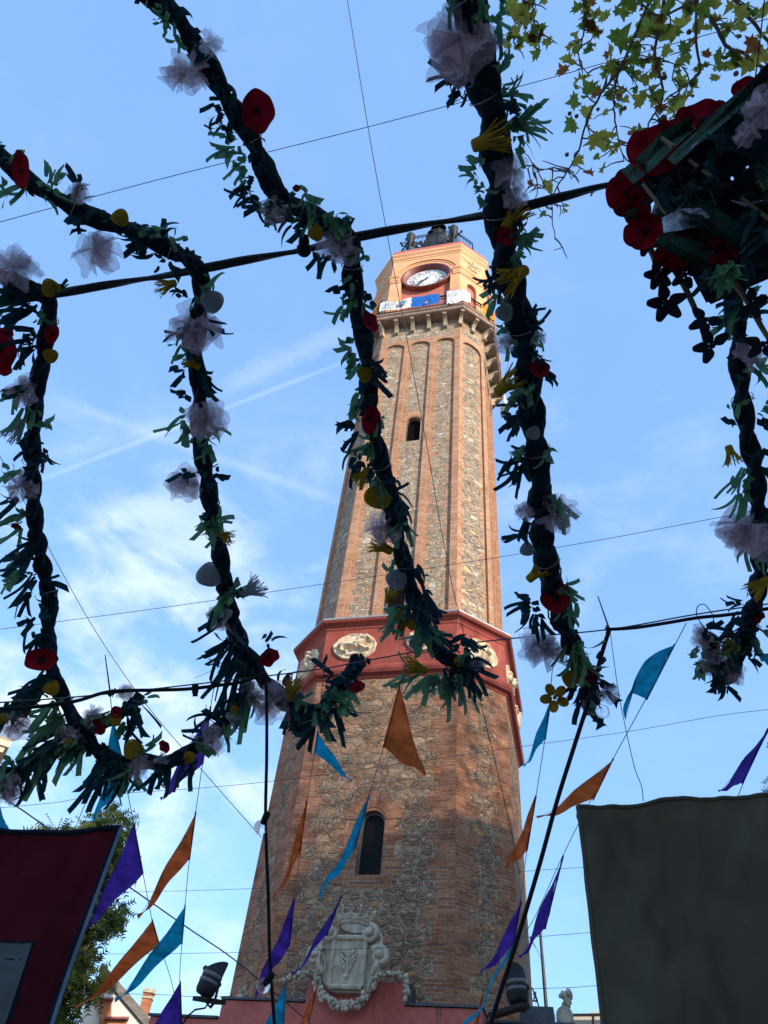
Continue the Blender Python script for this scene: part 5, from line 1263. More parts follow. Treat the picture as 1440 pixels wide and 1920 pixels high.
garland('thickest fabric garland, hanging just right of the tower', [(862, -40), (882, 10), (898, 80), (905, 150), (922, 215), (932, 300), (936, 385), (945, 470), (962, 545), (980, 620), (990, 710), (998, 790), (1008, 870), (1014, 950), (1018, 1020), (1034, 1090), (1052, 1160), (1078, 1225), (1100, 1280), (1108, 1320)], (66, 34),
 'G 845 10 -108 44;G 905 30 -100 50;G 925 50 -68 60;G 938 25 45 34;G 895 5 -80 60;D 842 138 180 40;D 850 150 202 50;D 858 165 222 46;D 872 172 -70 44;D 885 130 -150 50;G 928 128 58 44;G 942 125 42 54;G 948 176 -4 62;G 940 182 4 60;D 930 190 -20 50;D 948 210 -40 40;G 960 242 58 66;G 966 248 22 78;G 962 256 8 60;G 970 268 -42 40;G 952 250 40 54;G 892 312 138 36;G 886 326 170 34;G 896 350 -85 40;G 900 370 -60 40;D 965 215 -10 38;D 960 410 -60 40;G 972 440 38 54;G 976 452 12 44;G 972 462 -22 44;D 950 450 -40 40;G 965 480 -50 40;D 930 522 150 40;D 925 520 202 46;D 935 535 -138 34;G 930 560 -100 48;G 925 550 200 30;D 985 602 60 32;D 998 610 12 46;D 985 590 30 34;G 948 610 205 28;G 952 640 -110 30;G 1002 635 -50 40;D 1000 660 -60 40;D 1020 700 -22 50;G 992 725 -72 50;G 980 742 -120 44;G 975 735 200 34;D 962 768 178 36;D 972 785 210 38;D 965 800 -120 34;G 978 842 -108 42;G 1022 850 -82 56;D 960 862 -122 72;D 972 880 -95 72;D 982 870 -108 60;D 985 850 190 44;G 1038 940 -60 64;G 1046 966 -80 48;G 1030 950 -40 50;D 985 980 -122 56;D 978 1000 -170 40;G 1062 1105 -48 50;G 1070 1122 -82 60;G 1055 1095 20 34;D 990 1130 200 56;D 1000 1148 -112 60;D 985 1120 170 34;D 1010 1160 -90 50;G 1075 1208 -70 84;G 1085 1220 -62 70;G 1070 1200 -85 70;G 1080 1235 -100 60;D 1090 1318 -102 48;D 1105 1322 -85 44;D 1115 1330 -75 36;D 1122 1282 -12 40;D 1128 1292 -45 36;D 1070 1290 -120 50;D 1120 1240 60 26;G 1100 1310 -70 50;D 1095 1300 -95 60;'
 'V 862 75 58;V 905 70 34;Y 885 275 18 72;V 955 320 34;V 965 370 26;Y 945 432 55 62;P 948 440 17 1.1;Y 987 505 215 62;R 946 586 15;U 948 640 20;U 1008 632 15;P 1012 695 18 1.2;Y 930 738 40 62;R 1000 812 12;V 1046 958 32;V 985 955 17;R 988 1030 12;Y 990 1088 45 48;P 1044 1120 28 1.1;V 1020 1220 40;U 1005 1205 30;C 1040 1308 28;B 1070 1272 15;P 1108 1268 20 .8;R 1105 1325 13;U 1140 1298 18;Y 1060 1265 10 34;V 862 95 40', 4, auto=4)
garland('fabric garland at the right edge curling up under a wire loop', [(1352, 470), (1368, 540), (1384, 630), (1388, 710), (1398, 800), (1412, 870), (1420, 950), (1424, 1040), (1420, 1110), (1402, 1175), (1388, 1225), (1362, 1268), (1338, 1238), (1330, 1196)], (36, 28),
 'D 1380 570 190 60;D 1395 600 20 60;D 1375 620 -100 50;G 1380 590 -110 70;G 1402 570 60 50;G 1418 690 -28 62;G 1408 682 -22 60;G 1430 770 0 44;G 1378 760 -100 26;D 1372 800 160 28;D 1430 790 -30 50;G 1398 882 -112 66;G 1392 920 -80 56;G 1385 900 -95 50;D 1425 850 -8 60;D 1430 880 -30 60;G 1398 1030 -102 40;G 1420 1035 -90 40;G 1436 1030 -80 36;D 1385 1130 178 34;D 1382 1150 -120 60;D 1400 1180 -150 40;D 1372 1170 -110 50;G 1310 1215 212 30;G 1315 1238 -122 44;G 1325 1250 -130 40;D 1345 1270 -122 46;D 1360 1282 -70 46;D 1330 1190 60 30;D 1345 1260 -100 50;G 1372 1200 -120 54;G 1415 1200 -60 56;D 1408 1228 -30 36;D 1320 1180 30 40;D 1350 1230 -150 50;G 1425 1180 -40 40;D 1436 960 -60 50;T 1370 1220 -95 60;'
 'Y 1368 535 200 46;V 1412 655 28;Y 1365 835 -75 40;V 1398 985 44;V 1420 1000 40;Y 1440 1085 215 48;V 1320 1192 20;V 1345 1240 30;Y 1385 1215 165 46;P 1368 1192 10;P 1420 1155 14;V 1375 1260 22', 5, auto=4)
garland('short fabric garland with mauve bows hanging low at the left under the cable', [(264, 1302), (248, 1322), (215, 1345), (185, 1362), (158, 1382), (128, 1402), (95, 1415), (55, 1438), (0, 1446), (-40, 1440)], (20, 22),
 'G 268 1308 22 32;G 255 1325 -85 50;G 205 1342 200 44;G 195 1350 160 40;G 230 1362 -100 48;D 242 1345 -72 64;D 255 1340 -100 60;D 262 1320 -60 50;D 235 1330 60 30;G 78 1408 -112 70;G 90 1415 -120 80;G 100 1405 -95 60;D 52 1448 -112 60;D 62 1450 -75 55;D 30 1440 -120 50;G 18 1430 -60 70;G 5 1440 -100 60;G 10 1460 -80 50;D 75 1450 -60 50;G 120 1400 30 40;D 180 1370 120 30;D 130 1400 -60 40;',
 6, auto=4)
tulle_host = [o for o in C.objects if o.name.startswith('festoon_garland')][-1]
_r = random.Random(66)
for q in ((237, 1298, 17), (172, 1342, 20), (128, 1378, 18), (12, 1478, 26)): tulle(tulle_host, *q, _r)
poppy(tulle_host, 218, 1335, 11, _r); poppy(tulle_host, 188, 1368, 10, _r); rosette(tulle_host, 217, 1350, 10, 'Y', _r); rosette(tulle_host, 128, 1395, 8, 'Y', _r)
garland('stub of fabric garland with a mauve bow entering low at the left edge', [(-40, 1362), (0, 1345), (35, 1325), (75, 1308)], (22, 22), 'D 40 1322 205 44;D 60 1318 190 50;D 15 1335 -110 44;G 20 1340 -60 30;V 28 1358 30;B 4 1348 10;P 45 1338 9;D 70 1312 160 30', 7, auto=2)

# --- cables
def cablething(name, label, cat, pts, r, m, n=6, fn=None, sm=True, per=6):
    P = catmull(pts, per); mb = MB(); mb.tube([at(*p) for p in P], r, n, 0, fn); return tag(mb.build(name, m, None, sm), label, cat)
c1 = [(-60, 580), (0, 572), (100, 552), (240, 528), (330, 513), (450, 490), (570, 468), (660, 446), (800, 421), (935, 398), (1060, 368), (1145, 346), (1300, 318), (1500, 280)]
cablething('twisted_strap', 'thick black twisted strap stretched across the top of the tower', 'strap', [(u, v, dgar(u, v) + .02) for u, v in c1], .0135, M['strap'], 12, lambda a, L: 1 + .42 * math.cos(2 * (a - 5 * L)) + .06 * math.cos(9 * a), per=14)
cablething('twisted_strap', 'thinner black strap wound beside the thick one at the left', 'strap', [(100, 552, 3.15), (160, 536, 3.17), (220, 527, 3.2), (300, 522, 3.22), (340, 514, 3.25)], .005, M['strap'], 8)
kn = lambda u, v: (u, v, 4.72)
cablething('power_cable', 'black power cable with lamp holders looping across the lower left', 'cable', [kn(*q) for q in ((-40, 1325), (0, 1329), (60, 1326), (140, 1315), (205, 1297), (290, 1294), (350, 1292), (410, 1285), (455, 1278), (498, 1262))], .0105, M['cable'], 10)
cablething('power_cable', 'black power cable running from the knot right to the garland at the right edge', 'cable', [kn(*q) for q in ((1143, 1180), (1190, 1177), (1250, 1168), (1310, 1158), (1370, 1152), (1480, 1135))], .0105, M['cable'], 10)
cablething('power_cable', 'black power cable dropping straight down left of the tower with two bulbs', 'cable', [(498, 1262, 4.75), (500, 1320, 4.7), (500, 1420, 4.7), (498, 1540, 4.7), (503, 1680, 4.75), (506, 1800, 4.8), (512, 1885, 4.9), (520, 1990, 5.0)], .0095, M['cable'], 10)
cablething('power_cable', 'black power cable slanting down across the right side of the tower', 'cable', [(1143, 1180, 4.72), (1130, 1220, 4.72), (1108, 1300, 4.7), (1078, 1395, 4.7), (1045, 1500, 4.72), (1012, 1620, 4.75), (975, 1745, 4.8), (940, 1855, 4.85), (905, 1965, 4.95)], .0125, M['cable'], 10)
cablething('steel_rope', 'thin steel rope carrying the garlands across in front of the tower frieze', 'rope', [(-60, 1321, 4.74), (150, 1306, 4.74), (400, 1279, 4.74), (590, 1256, 4.74), (690, 1238, 4.74), (830, 1213, 4.74), (960, 1197, 4.74), (1143, 1180, 4.74), (1310, 1151, 4.74), (1500, 1124, 4.74)], .0042, M['wire'], 6)
W_ = [('long thin wire coming down from the top edge across the clock tower', [(645, -40, 14), (690, 238, 13), (733, 478, 12.6), (792, 790, 12), (840, 1060, 11.6), (885, 1250, 11.4), (950, 1520, 11.2), (975, 1640, 11.2)], .0065),
      ('thin wire crossing the upper sky from left edge to the plane tree', [(-40, 427, 14), (300, 336, 14), (690, 238, 14), (1000, 155, 14), (1300, 72, 14), (1500, 20, 14)], .0065),
      ('thin wire crossing the middle of the tower shaft', [(-40, 1185, 11.6), (300, 1140, 11.6), (600, 1096, 11.6), (840, 1060, 11.6), (1100, 1017, 11.6), (1365, 967, 11.6), (1500, 940, 11.6)], .0045),
      ('thin wire slanting down through the left sky to the tower', [(40, 930, 11), (165, 1160, 11), (275, 1322, 11), (400, 1468, 11), (490, 1570, 11.5)], .005),
      ('thin wire across the tower just above its arched window', [(30, 1512, 11), (110, 1504, 11), (200, 1490, 11), (500, 1466, 11), (940, 1405, 11), (1175, 1372, 11), (1360, 1340, 11), (1500, 1325, 11)], .0035),
      ('thin wire crossing the sky at the height of the window sill', [(180, 1674, 14.5), (450, 1667, 14.5), (800, 1650, 11.5), (980, 1634, 12.5), (1100, 1626, 13), (1200, 1620, 13)], .0035),
      ('thin wire crossing the sky level with the carved crown', [(180, 1789, 14.5), (440, 1786, 13), (760, 1775, 11.2), (1000, 1757, 13), (1110, 1748, 13), (1200, 1740, 13)], .0035),
      ('lowest thin wire, near the floodlights', [(230, 1863, 16), (330, 1866, 16), (420, 1868, 16), (1000, 1854, 16), (1120, 1848, 16), (1200, 1845, 16)], .0045),
      ('darker wire with small knots slanting down to the red base', [(-30, 1478, 7), (40, 1518, 7), (170, 1612, 7), (345, 1735, 7.6), (440, 1800, 8), (560, 1900, 8.6), (640, 1970, 9)], .0058)]
def longwire(l, p, r):
    P = [at(*q) for q in catmull(p, 6)]; a = (P[0] - P[1]).normalized(); b = (P[-1] - P[-2]).normalized()
    P = [P[0] + a * 9] + P + ([P[-1] + b * 9] if p[-1][0] > 1100 else []); mb = MB(); mb.tube(P, r, 5); tag(mb.build('overhead_wire', M['wire'], None, True), l, 'wire')
for l, p, r in W_: longwire(l, p, r)
for l, p, q in (('thin upright stick clamped to the cable at the left', (197, 1228), (207, 1302)), ('thin upright stick clamped to the cable knot right of the tower', (1121, 1118), (1144, 1184))):
    mb = MB(); mb.tube([at(*p, 4.6), at(*q, 4.7)], [.003, .0055], 6); tag(mb.build('thin_stick', M['iron']), l, 'stick')
cablething('hanging_cord', 'frayed cord hanging from the cable knot down to the brown cloth', 'cord', [(1144, 1184, 4.7), (1150, 1230, 4.6), (1160, 1300, 4.5), (1174, 1370, 4.4), (1190, 1440, 4.2), (1203, 1475, 4.1), (1206, 1502, 4.0)], .0022, M['wire'], 5)
cablething('wire_loop', 'thin wire loop hooked over the cable at the right', 'wire', [(1322, 1180, 4.7), (1307, 1155, 4.7), (1308, 1138, 4.7), (1320, 1133, 4.7), (1331, 1145, 4.7), (1338, 1160, 4.7), (1332, 1182, 4.7)], .003, M['iron'], 6)
for (u, v, d, lab) in ((404, 1284, 4.7, 'left of the tower'), (690, 1238, 4.7, 'over the lion medallion'), (1140, 1182, 4.68, 'at the knot right of the tower'), (210, 1300, 4.7, 'beside the left stick')):
    mb = MB(); c = at(u, v, d); _q = random.Random(u)
    for k in range(3): mb.tube([c + V((_q.uniform(-.02, .02), _q.uniform(-.02, .02), _q.uniform(-.03, .03))) for _ in range(4)], .005, 5)
    mb.sph(c, .013, 8, 6); tag(mb.build('cable_tie', M['cable']), 'black tie knotted on the rope ' + lab, 'tie')
def bulb(u, v, su, sv_, d, label, lit=True):
    c = at(u, v, d); s_ = at(su, sv_, d); ax = (c - s_).normalized(); T = thing('string_bulb' if lit else 'lamp_holder', label, 'bulb' if lit else 'lamp holder', c)
    r = 13 * ppm(u, v, d) if lit else 0; mb = MB(); q = s_ - c; mb.lathe(q, [(.0, -.02), (.016, -.02), (.02, -.005), (.019, .03), (.015, .04), (.015, .055), (.0, .055)], 14, 0, ax); mb.build('socket', M['cable'], T, True)
    if lit:
        L = (c - s_).length; mb = MB(); prof = [(.012, -L + .045)] + [(r * math.sin(a), -r * math.cos(a)) for a in [PI * k / 14 for k in range(2, 15)]]; mb.lathe(V((0, 0, 0)), prof, 20, 0, ax); mb.build('glass_globe', M['glass'], T, True)
        mb = MB(); x = ax.cross(V((0, 0, 1))).normalized()
        for k in range(4):
            a = -.9 + .6 * k; mb.tube([V((0, 0, 0)) - ax * r * .8 + x * a * r * .1, x * a * r * .45 + ax * r * .25], .0011, 4)
        mb.tube([-ax * r * 1.2, -ax * r * .5], .004, 6); mb.build('filament', plain('filament', (.25, .10, .05), .5, .3), T)
bulb(489, 1551, 500, 1528, 4.68, 'clear round bulb hanging on the left drop cable beside the tower')
bulb(494, 1848, 508, 1830, 4.78, 'clear round bulb near the foot of the left drop cable, against the bricks')
bulb(1130, 1334, 1112, 1305, 4.62, 'clear round bulb under the end of the thick garland')
bulb(366, 1300, 366, 1288, 4.68, 'empty black lamp holder hanging from the cable at the left', False)
mb = MB(); c = at(570, 468, 3.12); mb.sph(c, .030, 14, 10); mb.lathe(c, [(.018, .0), (.022, .03), (.018, .055), (0, .055)], 12, 0, UP); tag(mb.build('lamp_holder', M['cable'], None, True), 'round black lamp holder on the thick twisted strap', 'lamp holder')

# --- pennants on strings
def dpen(u, v): return 4.74 + max(0, v - 1250) / 650 * 2.4
def pstring(label, pts):
    return cablething('bunting_string', label, 'string', [(u, v, dpen(u, v)) for u, v in pts], .0028, M['string'], 5)
pstring('string of the pennants hanging down the front of the tower', [(765, 1224), (749, 1287), (719, 1401), (692, 1493), (665, 1590), (640, 1680), (607, 1757), (597, 1840), (580, 1920), (570, 1990)])
pstring('string of the pennants in front of the tower left corner', [(608, 1246), (596, 1370), (590, 1412), (575, 1502), (562, 1603), (552, 1685), (543, 1770), (535, 1845), (532, 1930), (530, 1990)])
pstring('string of the pennants in the sky left of the tower', [(402, 1285), (395, 1325), (380, 1430), (367, 1522), (355, 1612), (347, 1697), (341, 1770), (337, 1840), (341, 1990)])
pstring('string of the pennants nearest the wine red cloth', [(207, 1300), (212, 1350), (236, 1470), (251, 1545), (268, 1637), (285, 1724), (300, 1775), (325, 1855), (345, 1990)])
pstring('string of the pennants crossing above the brown cloth', [(1287, 1168), (1265, 1210), (1210, 1312), (1150, 1422), (1100, 1515), (1055, 1605), (1005, 1715), (960, 1800), (900, 1990)])
pstring('string of the pennants along the tower right edge', [(1036, 1250), (1030, 1320), (1022, 1384), (1005, 1492), (988, 1595), (975, 1690), (962, 1765), (940, 1850), (900, 1990)])
pstring('string running down to the right edge with one violet pennant', [(1500, 1270), (1440, 1372), (1393, 1470), (1360, 1560)])
pstring('short twisted cord between the low garland and the wine red cloth', [(170, 1482), (150, 1530), (135, 1570)])
def pennant(a, b, t, col, label, seed, fold=0, mid=None):
    rr = random.Random(seed); n = 16; m = 8; A = at(*a, dpen(*a)); B = at(*b, dpen(*b)); Tt = at(*t, dpen(*t) - rr.uniform(.05, .25)); mb = MB(); rows = []
    Mi = at(*mid, dpen(*mid) - .1) if mid else None
    nrm = (B - A).cross(Tt - A).normalized(); e1 = (B - A).length; Lt = ((A + B) / 2 - Tt).length; ph = rr.uniform(0, 6)
    for j in range(n + 1):
        s_ = j / n; row = []
        for k in range(m + 1):
            f = k / m; base = A.lerp(B, f); 
            if Mi: 
                q0 = A.lerp(B, f) * (1 - s_) ** 2; p = q0 + (Mi + (A.lerp(B, f) - (A + B) / 2) * .45) * 2 * s_ * (1 - s_) + Tt * s_ * s_
            else: p = base.lerp(Tt, s_)
            sag = (B - A).normalized() * Lt * .10 * math.sin(PI * s_) * (.3 if not Mi else 0)   # cut edges hang in a curve
            w = Lt * .05 * (math.sin(2.6 * PI * s_ + ph + f * 1.3) * s_ + .35 * math.sin(9 * f + ph) * (1 - s_) * 1)
            row.append(p + sag + nrm * w + V((0, 0, .006 * noise.noise(V((s_ * 6, f * 6, seed))))))
        rows.append(row)
    mb.grid(rows); T = mb.build('pennant', M[{'o': 'porange', 'b': 'pblue', 'p': 'ppurple'}[col]], None, True)
    tag(T, label, 'pennant', 'triangular cloth pennants')
    mb = MB(); mb.tube([r[0] for r in rows[::4]], .0015, 4); mb.tube([A.lerp(B, k / 6) for k in range(7)], .006, 6); mb.build('hem', M[{'o': 'porange', 'b': 'pblue', 'p': 'ppurple'}[col]], T)
    return T
PN = [((749, 1287), (719, 1401), (797, 1455), 'o', 'large orange pennant hanging before the stone wall right under the red frieze'),
 ((692, 1493), (665, 1592), (600, 1682), 'b', 'turquoise pennant hanging over the arched lower window'),
 ((640, 1680), (612, 1755), (548, 1830), 'p', 'violet pennant just above the carved shield'),
 ((597, 1840), (578, 1915), (545, 1960), 'o', 'orange pennant over the red base below the carved shield'),
 ((596, 1372), (590, 1412), (660, 1464), 'b', 'turquoise pennant poking out under the garland with the poppy'),
 ((575, 1502), (562, 1603), (516, 1692), 'o', 'narrow orange pennant against the left brick corner of the tower'),
 ((552, 1685), (543, 1770), (474, 1868), 'p', 'violet pennant against the lower left brick corner'),
 ((535, 1845), (531, 1930), (480, 1960), 'b', 'turquoise pennant at the bottom edge over the red base'),
 ((395, 1325), (380, 1432), (300, 1496), 'p', 'violet pennant partly behind the low garland at the left'),
 ((367, 1522), (355, 1612), (258, 1720), 'o', 'curling orange pennant alone in the left sky'),
 ((347, 1697), (341, 1770), (215, 1878), 'b', 'long turquoise pennant beside the orange one at the lower left'),
 ((338, 1840), (341, 1935), (270, 1950), 'p', 'dark violet pennant at the bottom edge left of the tower'),
 ((212, 1350), (235, 1450), (178, 1541), 'b', 'turquoise pennant behind the low garland at the left'),
 ((251, 1545), (268, 1637), (166, 1732), 'p', 'wide violet pennant beside the wine red cloth'),
 ((285, 1724), (299, 1772), (142, 1895), 'o', 'long orange pennant in front of the gabled house'),
 ((-8, 1490), (-20, 1540), (22, 1572), 'b', 'turquoise pennant at the very left edge above the wine red cloth'),
 ((1150, 1422), (1112, 1500), (1008, 1536), 'o', 'orange pennant at the top left corner of the brown cloth'),
 ((1056, 1604), (1022, 1742), (974, 1796), 'p', 'long violet pennant between the slanting cable and the brown cloth'),
 ((1033, 1308), (1022, 1386), (982, 1437), 'b', 'turquoise pennant beneath the thick garland'),
 ((1005, 1492), (988, 1595), (950, 1628), 'o', 'orange pennant against the right edge of the tower'),
 ((977, 1690), (962, 1775), (902, 1830), 'p', 'violet pennant crossing the slanting cable'),
 ((975, 1752), (948, 1800), (872, 1930), 'b', 'narrow light blue pennant streaming past the slanting cable'),
 ((945, 1835), (925, 1900), (900, 1960), 'b', 'turquoise pennant at the bottom right of the tower'),
 ((905, 1865), (893, 1930), (878, 1960), 'o', 'orange pennant tip at the bottom edge by the tower right corner'),
 ((1440, 1366), (1392, 1469), (1348, 1484), 'p', 'violet pennant at the right edge above the brown cloth'),
 ((1470, 1205), (1450, 1260), (1428, 1232), 'b', 'turquoise scrap of pennant at the right edge beside the garland')]
for k, (a, b, t, c_, l) in enumerate(PN): pennant(a, b, t, c_, l, k + 3)
pennant((1265, 1208), (1212, 1312), (1176, 1352), 'b', 'large folded turquoise pennant alone in the sky right of the tower', 40, mid=(1165, 1255))
# ------------------------------------------------------------------ hanging flower crate, top right
def dC(u, v): return 2.55
cO = at(1330, 360, 2.6)
T = thing('flower_crate', 'big upturned crate covered in red poppies, foil and ribbons, hanging at the upper right', 'hanging decoration', (0, 0, 0), 0)
rr = random.Random(21)
d0 = 2.75
def q3(u, v, dd=0): return at(u, v, d0 + dd)
# perforated crate: floor sheet seen from below plus rim
A, B_, Cc, D_ = q3(1212, 330, .0), q3(1500, 95, -.25), q3(1640, 420, -.05), q3(1330, 560, .25)
mb = MB(); nx, ny = 30, 22
for i in range(nx):
    for j in range(ny):
        s0, s1, t0, t1 = i / nx, (i + 1) / nx, j / ny, (j + 1) / ny; f = lambda s_, t: A.lerp(B_, s_).lerp(D_.lerp(Cc, s_), t)
        open_ = (i % 3 == 1 and j % 3 == 1) and rr.random() < .55 and 4 < i < 26 and 4 < j
        if not open_: mb.poly([f(s0, t0), f(s1, t0), f(s1, t1), f(s0, t1)])
        else:
            c_ = f((s0 + s1) / 2, (t0 + t1) / 2); P = [f(s0, t0), f(s1, t0), f(s1, t1), f(s0, t1)]; Q = [c_.lerp(p, .45) for p in P]
            for k in range(4): mb.poly([P[k], P[(k + 1) % 4], Q[(k + 1) % 4], Q[k]])
n_ = (B_ - A).cross(D_ - A).normalized()
if n_.dot(FW) < 0: n_ = -n_
dep = n_ * .07
for a, b in ((A, B_), (B_, Cc), (Cc, D_), (D_, A)): mb.poly([a, b, b + dep, a + dep]); mb.bar(a, b, .03)
cr = mb.build('crate', M['leafk'], T)
def flat(par, P, m, name, th=.004, bend=.02):
    """ribbon or foil band along the pixel points P=[(u,v,dd)], width w"""
    pts = [q3(u, v, dd) for u, v, dd, w in P]; rows = []
    for k, p in enumerate(pts):
        t = (pts[min(k + 1, len(pts) - 1)] - pts[max(k - 1, 0)]).normalized(); s_ = t.cross(FW).normalized() * P[k][3] * ppm(P[k][0], P[k][1], d0) / 2; rows.append([p - s_ - FW * bend * math.sin(k), p + FW * bend * .5, p + s_ + FW * bend * math.cos(k)])
    mb = MB(); mb.grid(rows); return mb.build(name, m, par, False)
def bigpoppy(u, v, r, tilt, ry=1.0, dd=-.10, rot=0):
    s_ = ppm(u, v, d0) * r; c = q3(u, v, dd); z = (-ray(u, v) + RT * tilt[0] + UP * tilt[1]).normalized(); x = z.cross(UP).normalized(); y = z.cross(x); x, y = x * math.cos(rot) + y * math.sin(rot), y * math.cos(rot) - x * math.sin(rot)
    mb = MB(); n = 40
    for pet in range(4):
        a0 = pet * PI / 2 + rr.uniform(-.2, .2); rows = []
        for j in range(7):
            t = j / 6; rows.append([c + (x * math.cos(a0 + b) + y * ry * math.sin(a0 + b)) * s_ * t * (1 - .25 * (b / 1.0) ** 4) + z * s_ * (.45 * t * t - .08 * pet % 2 * t + .07 * t * math.sin(b * 7 + pet)) for b in [-1.0 + 2.0 * q / 12 for q in range(13)]])
        mb.grid(rows)
    o = mb.build('poppy', M['redf'], T, True)
    mb = MB(); mb.sph(c + z * s_ * .10, s_ * .15, 8, 6); mb.build('poppy_centre', M['leafk'], o)
for (u, v, r, t, ry) in ((1172, 362, 38, (.2, .1), 1.1), (1228, 290, 52, (.1, .5), .95), (1265, 262, 44, (.4, .6), .8), (1318, 228, 48, (.0, .6), .75), (1400, 168, 26, (0, .4), .8), (1210, 436, 36, (-.3, .2), .9), (1268, 470, 38, (0, -.4), .8), (1350, 465, 40, (.2, -.5), .6), (1190, 392, 28, (.4, 0), 1)):
    bigpoppy(u, v, r, t, ry)
flat(T, [(1178, 330, -.14, 34), (1215, 300, -.16, 36), (1250, 265, -.17, 36), (1300, 232, -.14, 20)], M['foil'], 'green_band')
flat(T, [(1260, 300, -.2, 20), (1330, 240, -.22, 22), (1400, 180, -.22, 24), (1450, 130, -.22, 30), (1500, 80, -.2, 40)], M['foil'], 'green_band')
flat(T, [(1160, 385, -.1, 20), (1175, 400, -.14, 26), (1195, 406, -.12, 26)], M['foil'], 'green_band')
flat(T, [(1285, 375, -.2, 44), (1320, 400, -.22, 46), (1355, 430, -.2, 44), (1385, 450, -.18, 38)], M['foil'], 'foil_band')
flat(T, [(1245, 420, -.22, 30), (1275, 412, -.24, 42), (1310, 410, -.22, 34), (1325, 418, -.2, 10)], M['mirror'], 'silver_foil')
flat(T, [(1275, 290, -.2, 10), (1300, 268, -.21, 14), (1330, 240, -.2, 8)], M['mirror'], 'silver_foil')
flat(T, [(1370, 372, -.1, 12), (1400, 385, -.12, 16), (1440, 380, -.1, 10)], M['mirror'], 'silver_foil')
flat(T, [(1385, 430, -.14, 60), (1410, 455, -.14, 66), (1440, 480, -.12, 60), (1480, 500, -.1, 50)], M['core'], 'dark_band')
flat(T, [(1240, 440, -.14, 34), (1290, 470, -.16, 50), (1330, 490, -.14, 40)], M['foil'], 'foil_band')
flat(T, [(1380, 250, -.26, 60), (1420, 270, -.26, 70), (1470, 280, -.24, 60)], M['core'], 'dark_band')
for (u, v, a, L, c_) in ((1400, 235, -20, 60, 'D'), (1380, 260, 200, 50, 'D'), (1425, 300, -60, 60, 'G'), (1430, 330, -30, 40, 'G'), (1415, 300, -95, 40, 'T'), (1405, 215, 120, 40, 'T'), (1440, 440, 200, 60, 'D'), (1350, 500, -80, 60, 'G'), (1375, 495, -100, 70, 'G'), (1400, 490, -70, 60, 'D'), (1330, 510, -100, 50, 'D'), (1420, 400, -150, 60, 'D'), (1300, 340, -60, 50, 'D'), (1240, 350, -40, 50, 'D'), (1345, 330, 200, 60, 'D')):
    d = 2.5; s_ = ppm(u, v, d); mb = MB()
    for k in range(8): strip(mb, at(u, v, d) + (RT * rr.uniform(-9, 9) + UP * rr.uniform(-9, 9)) * s_, idir(a + rr.gauss(0, 18), rr.gauss(0, .3)), L * s_ * rr.uniform(.6, 1.1), 11 * s_ * rr.uniform(.6, 1.3), rr)
    mb.build('fabric_tuft', {'D': M['teal'], 'G': M['green'], 'T': M['teal2']}[c_], T)
for k in range(46):
    s1, t1 = rr.uniform(.02, .8), rr.uniform(.05, .98); p = A.lerp(B_, s1).lerp(D_.lerp(Cc, s1), t1) - FW * rr.uniform(.01, .07); mb = MB(); a = rr.uniform(0, 360)
    for q in range(3): strip(mb, p, idir(a + rr.gauss(0, 25), rr.uniform(-.5, .3)), rr.uniform(.07, .17), rr.uniform(.015, .035), rr)
    mb.build('fabric_tuft', rr.choice((M['leafk'], M['teal'], M['leafk'], M['foil'], M['core'])), T)
def leafcl(mb, u, v, r, dd, rot, m=0):
    c = q3(u, v, dd); s_ = ppm(u, v, d0) * r; z = (-ray(u, v) + RT * rr.uniform(-.4, .4)).normalized(); x = z.cross(UP).normalized(); y = z.cross(x)
    for k in range(5):
        if k == 3 and rr.random() < .5: continue
        a = rot + 2 * PI * k / 5 + rr.uniform(-.15, .15); e = x * math.cos(a) + y * math.sin(a); f = z.cross(e); pc = c + e * s_ * .6; P = [pc + e * s_ * .45 * math.cos(t) + f * s_ * .30 * math.sin(t) * (1 + .15 * math.cos(3 * t)) + z * s_ * .12 * math.cos(t) for t in [2 * PI * q / 14 for q in range(14)]]
        mb.poly(P); Q = [p - z * .008 for p in P]; mb.poly(Q[::-1])
        for q in range(14): j = (q + 1) % 14; mb.poly([P[q], P[j], Q[j], Q[q]])
    mb.sph(c, s_ * .2, 8, 5)
for name, pts, fl in (('hanging stick with four black felt flowers under the left of the crate', [(1192, 410), (1205, 440), (1225, 480), (1235, 520), (1243, 555), (1250, 590)], [(1212, 452, 26), (1236, 515, 27), (1250, 568, 34)]),
                      ('hanging stick with three black felt flowers in the middle under the crate', [(1240, 455), (1262, 500), (1285, 540), (1308, 590), (1325, 625), (1340, 650)], [(1284, 515, 26), (1322, 600, 29), (1335, 648, 32)]),
                      ('hanging stick with three dark felt flowers nearest the right garland', [(1350, 490), (1370, 520), (1395, 555), (1415, 590), (1432, 620), (1445, 640)], [(1365, 510, 26), (1408, 570, 28), (1430, 645, 30)])):
    S = thing('flower_stick', name, 'hanging decoration', (0, 0, 0), 0, 'sticks with felt flowers under the crate')
    P = catmull(pts, 4); mb = MB(); mb.tube([q3(u, v, -.05) for u, v in P], [.011 - .004 * k / len(P) for k in range(len(P))], 8); mb.build('stick', M['wood'], S, True)
    for (u, v, r) in fl: mb = MB(); leafcl(mb, u, v, r, -.09, rr.uniform(0, 6)); mb.build('felt_flower', M['leafk'], S)
mb = MB()
for (a, b) in (((1292, 300), (1345, 340)), ((1205, 345), (1250, 400)), ((1240, 258), (1262, 275)), ((1390, 370), (1440, 410))): mb = MB(); mb.tube([q3(*a, -.2), q3(*b, -.22)], [.005, .007], 8); mb.build('bamboo_stem', M['wood'], T, True)
mb = MB(); leafcl(mb, 1228, 352, 30, -.2, 1); leafcl(mb, 1300, 345, 34, -.22, 3); mb.build('felt_flower', M['leafk'], T)
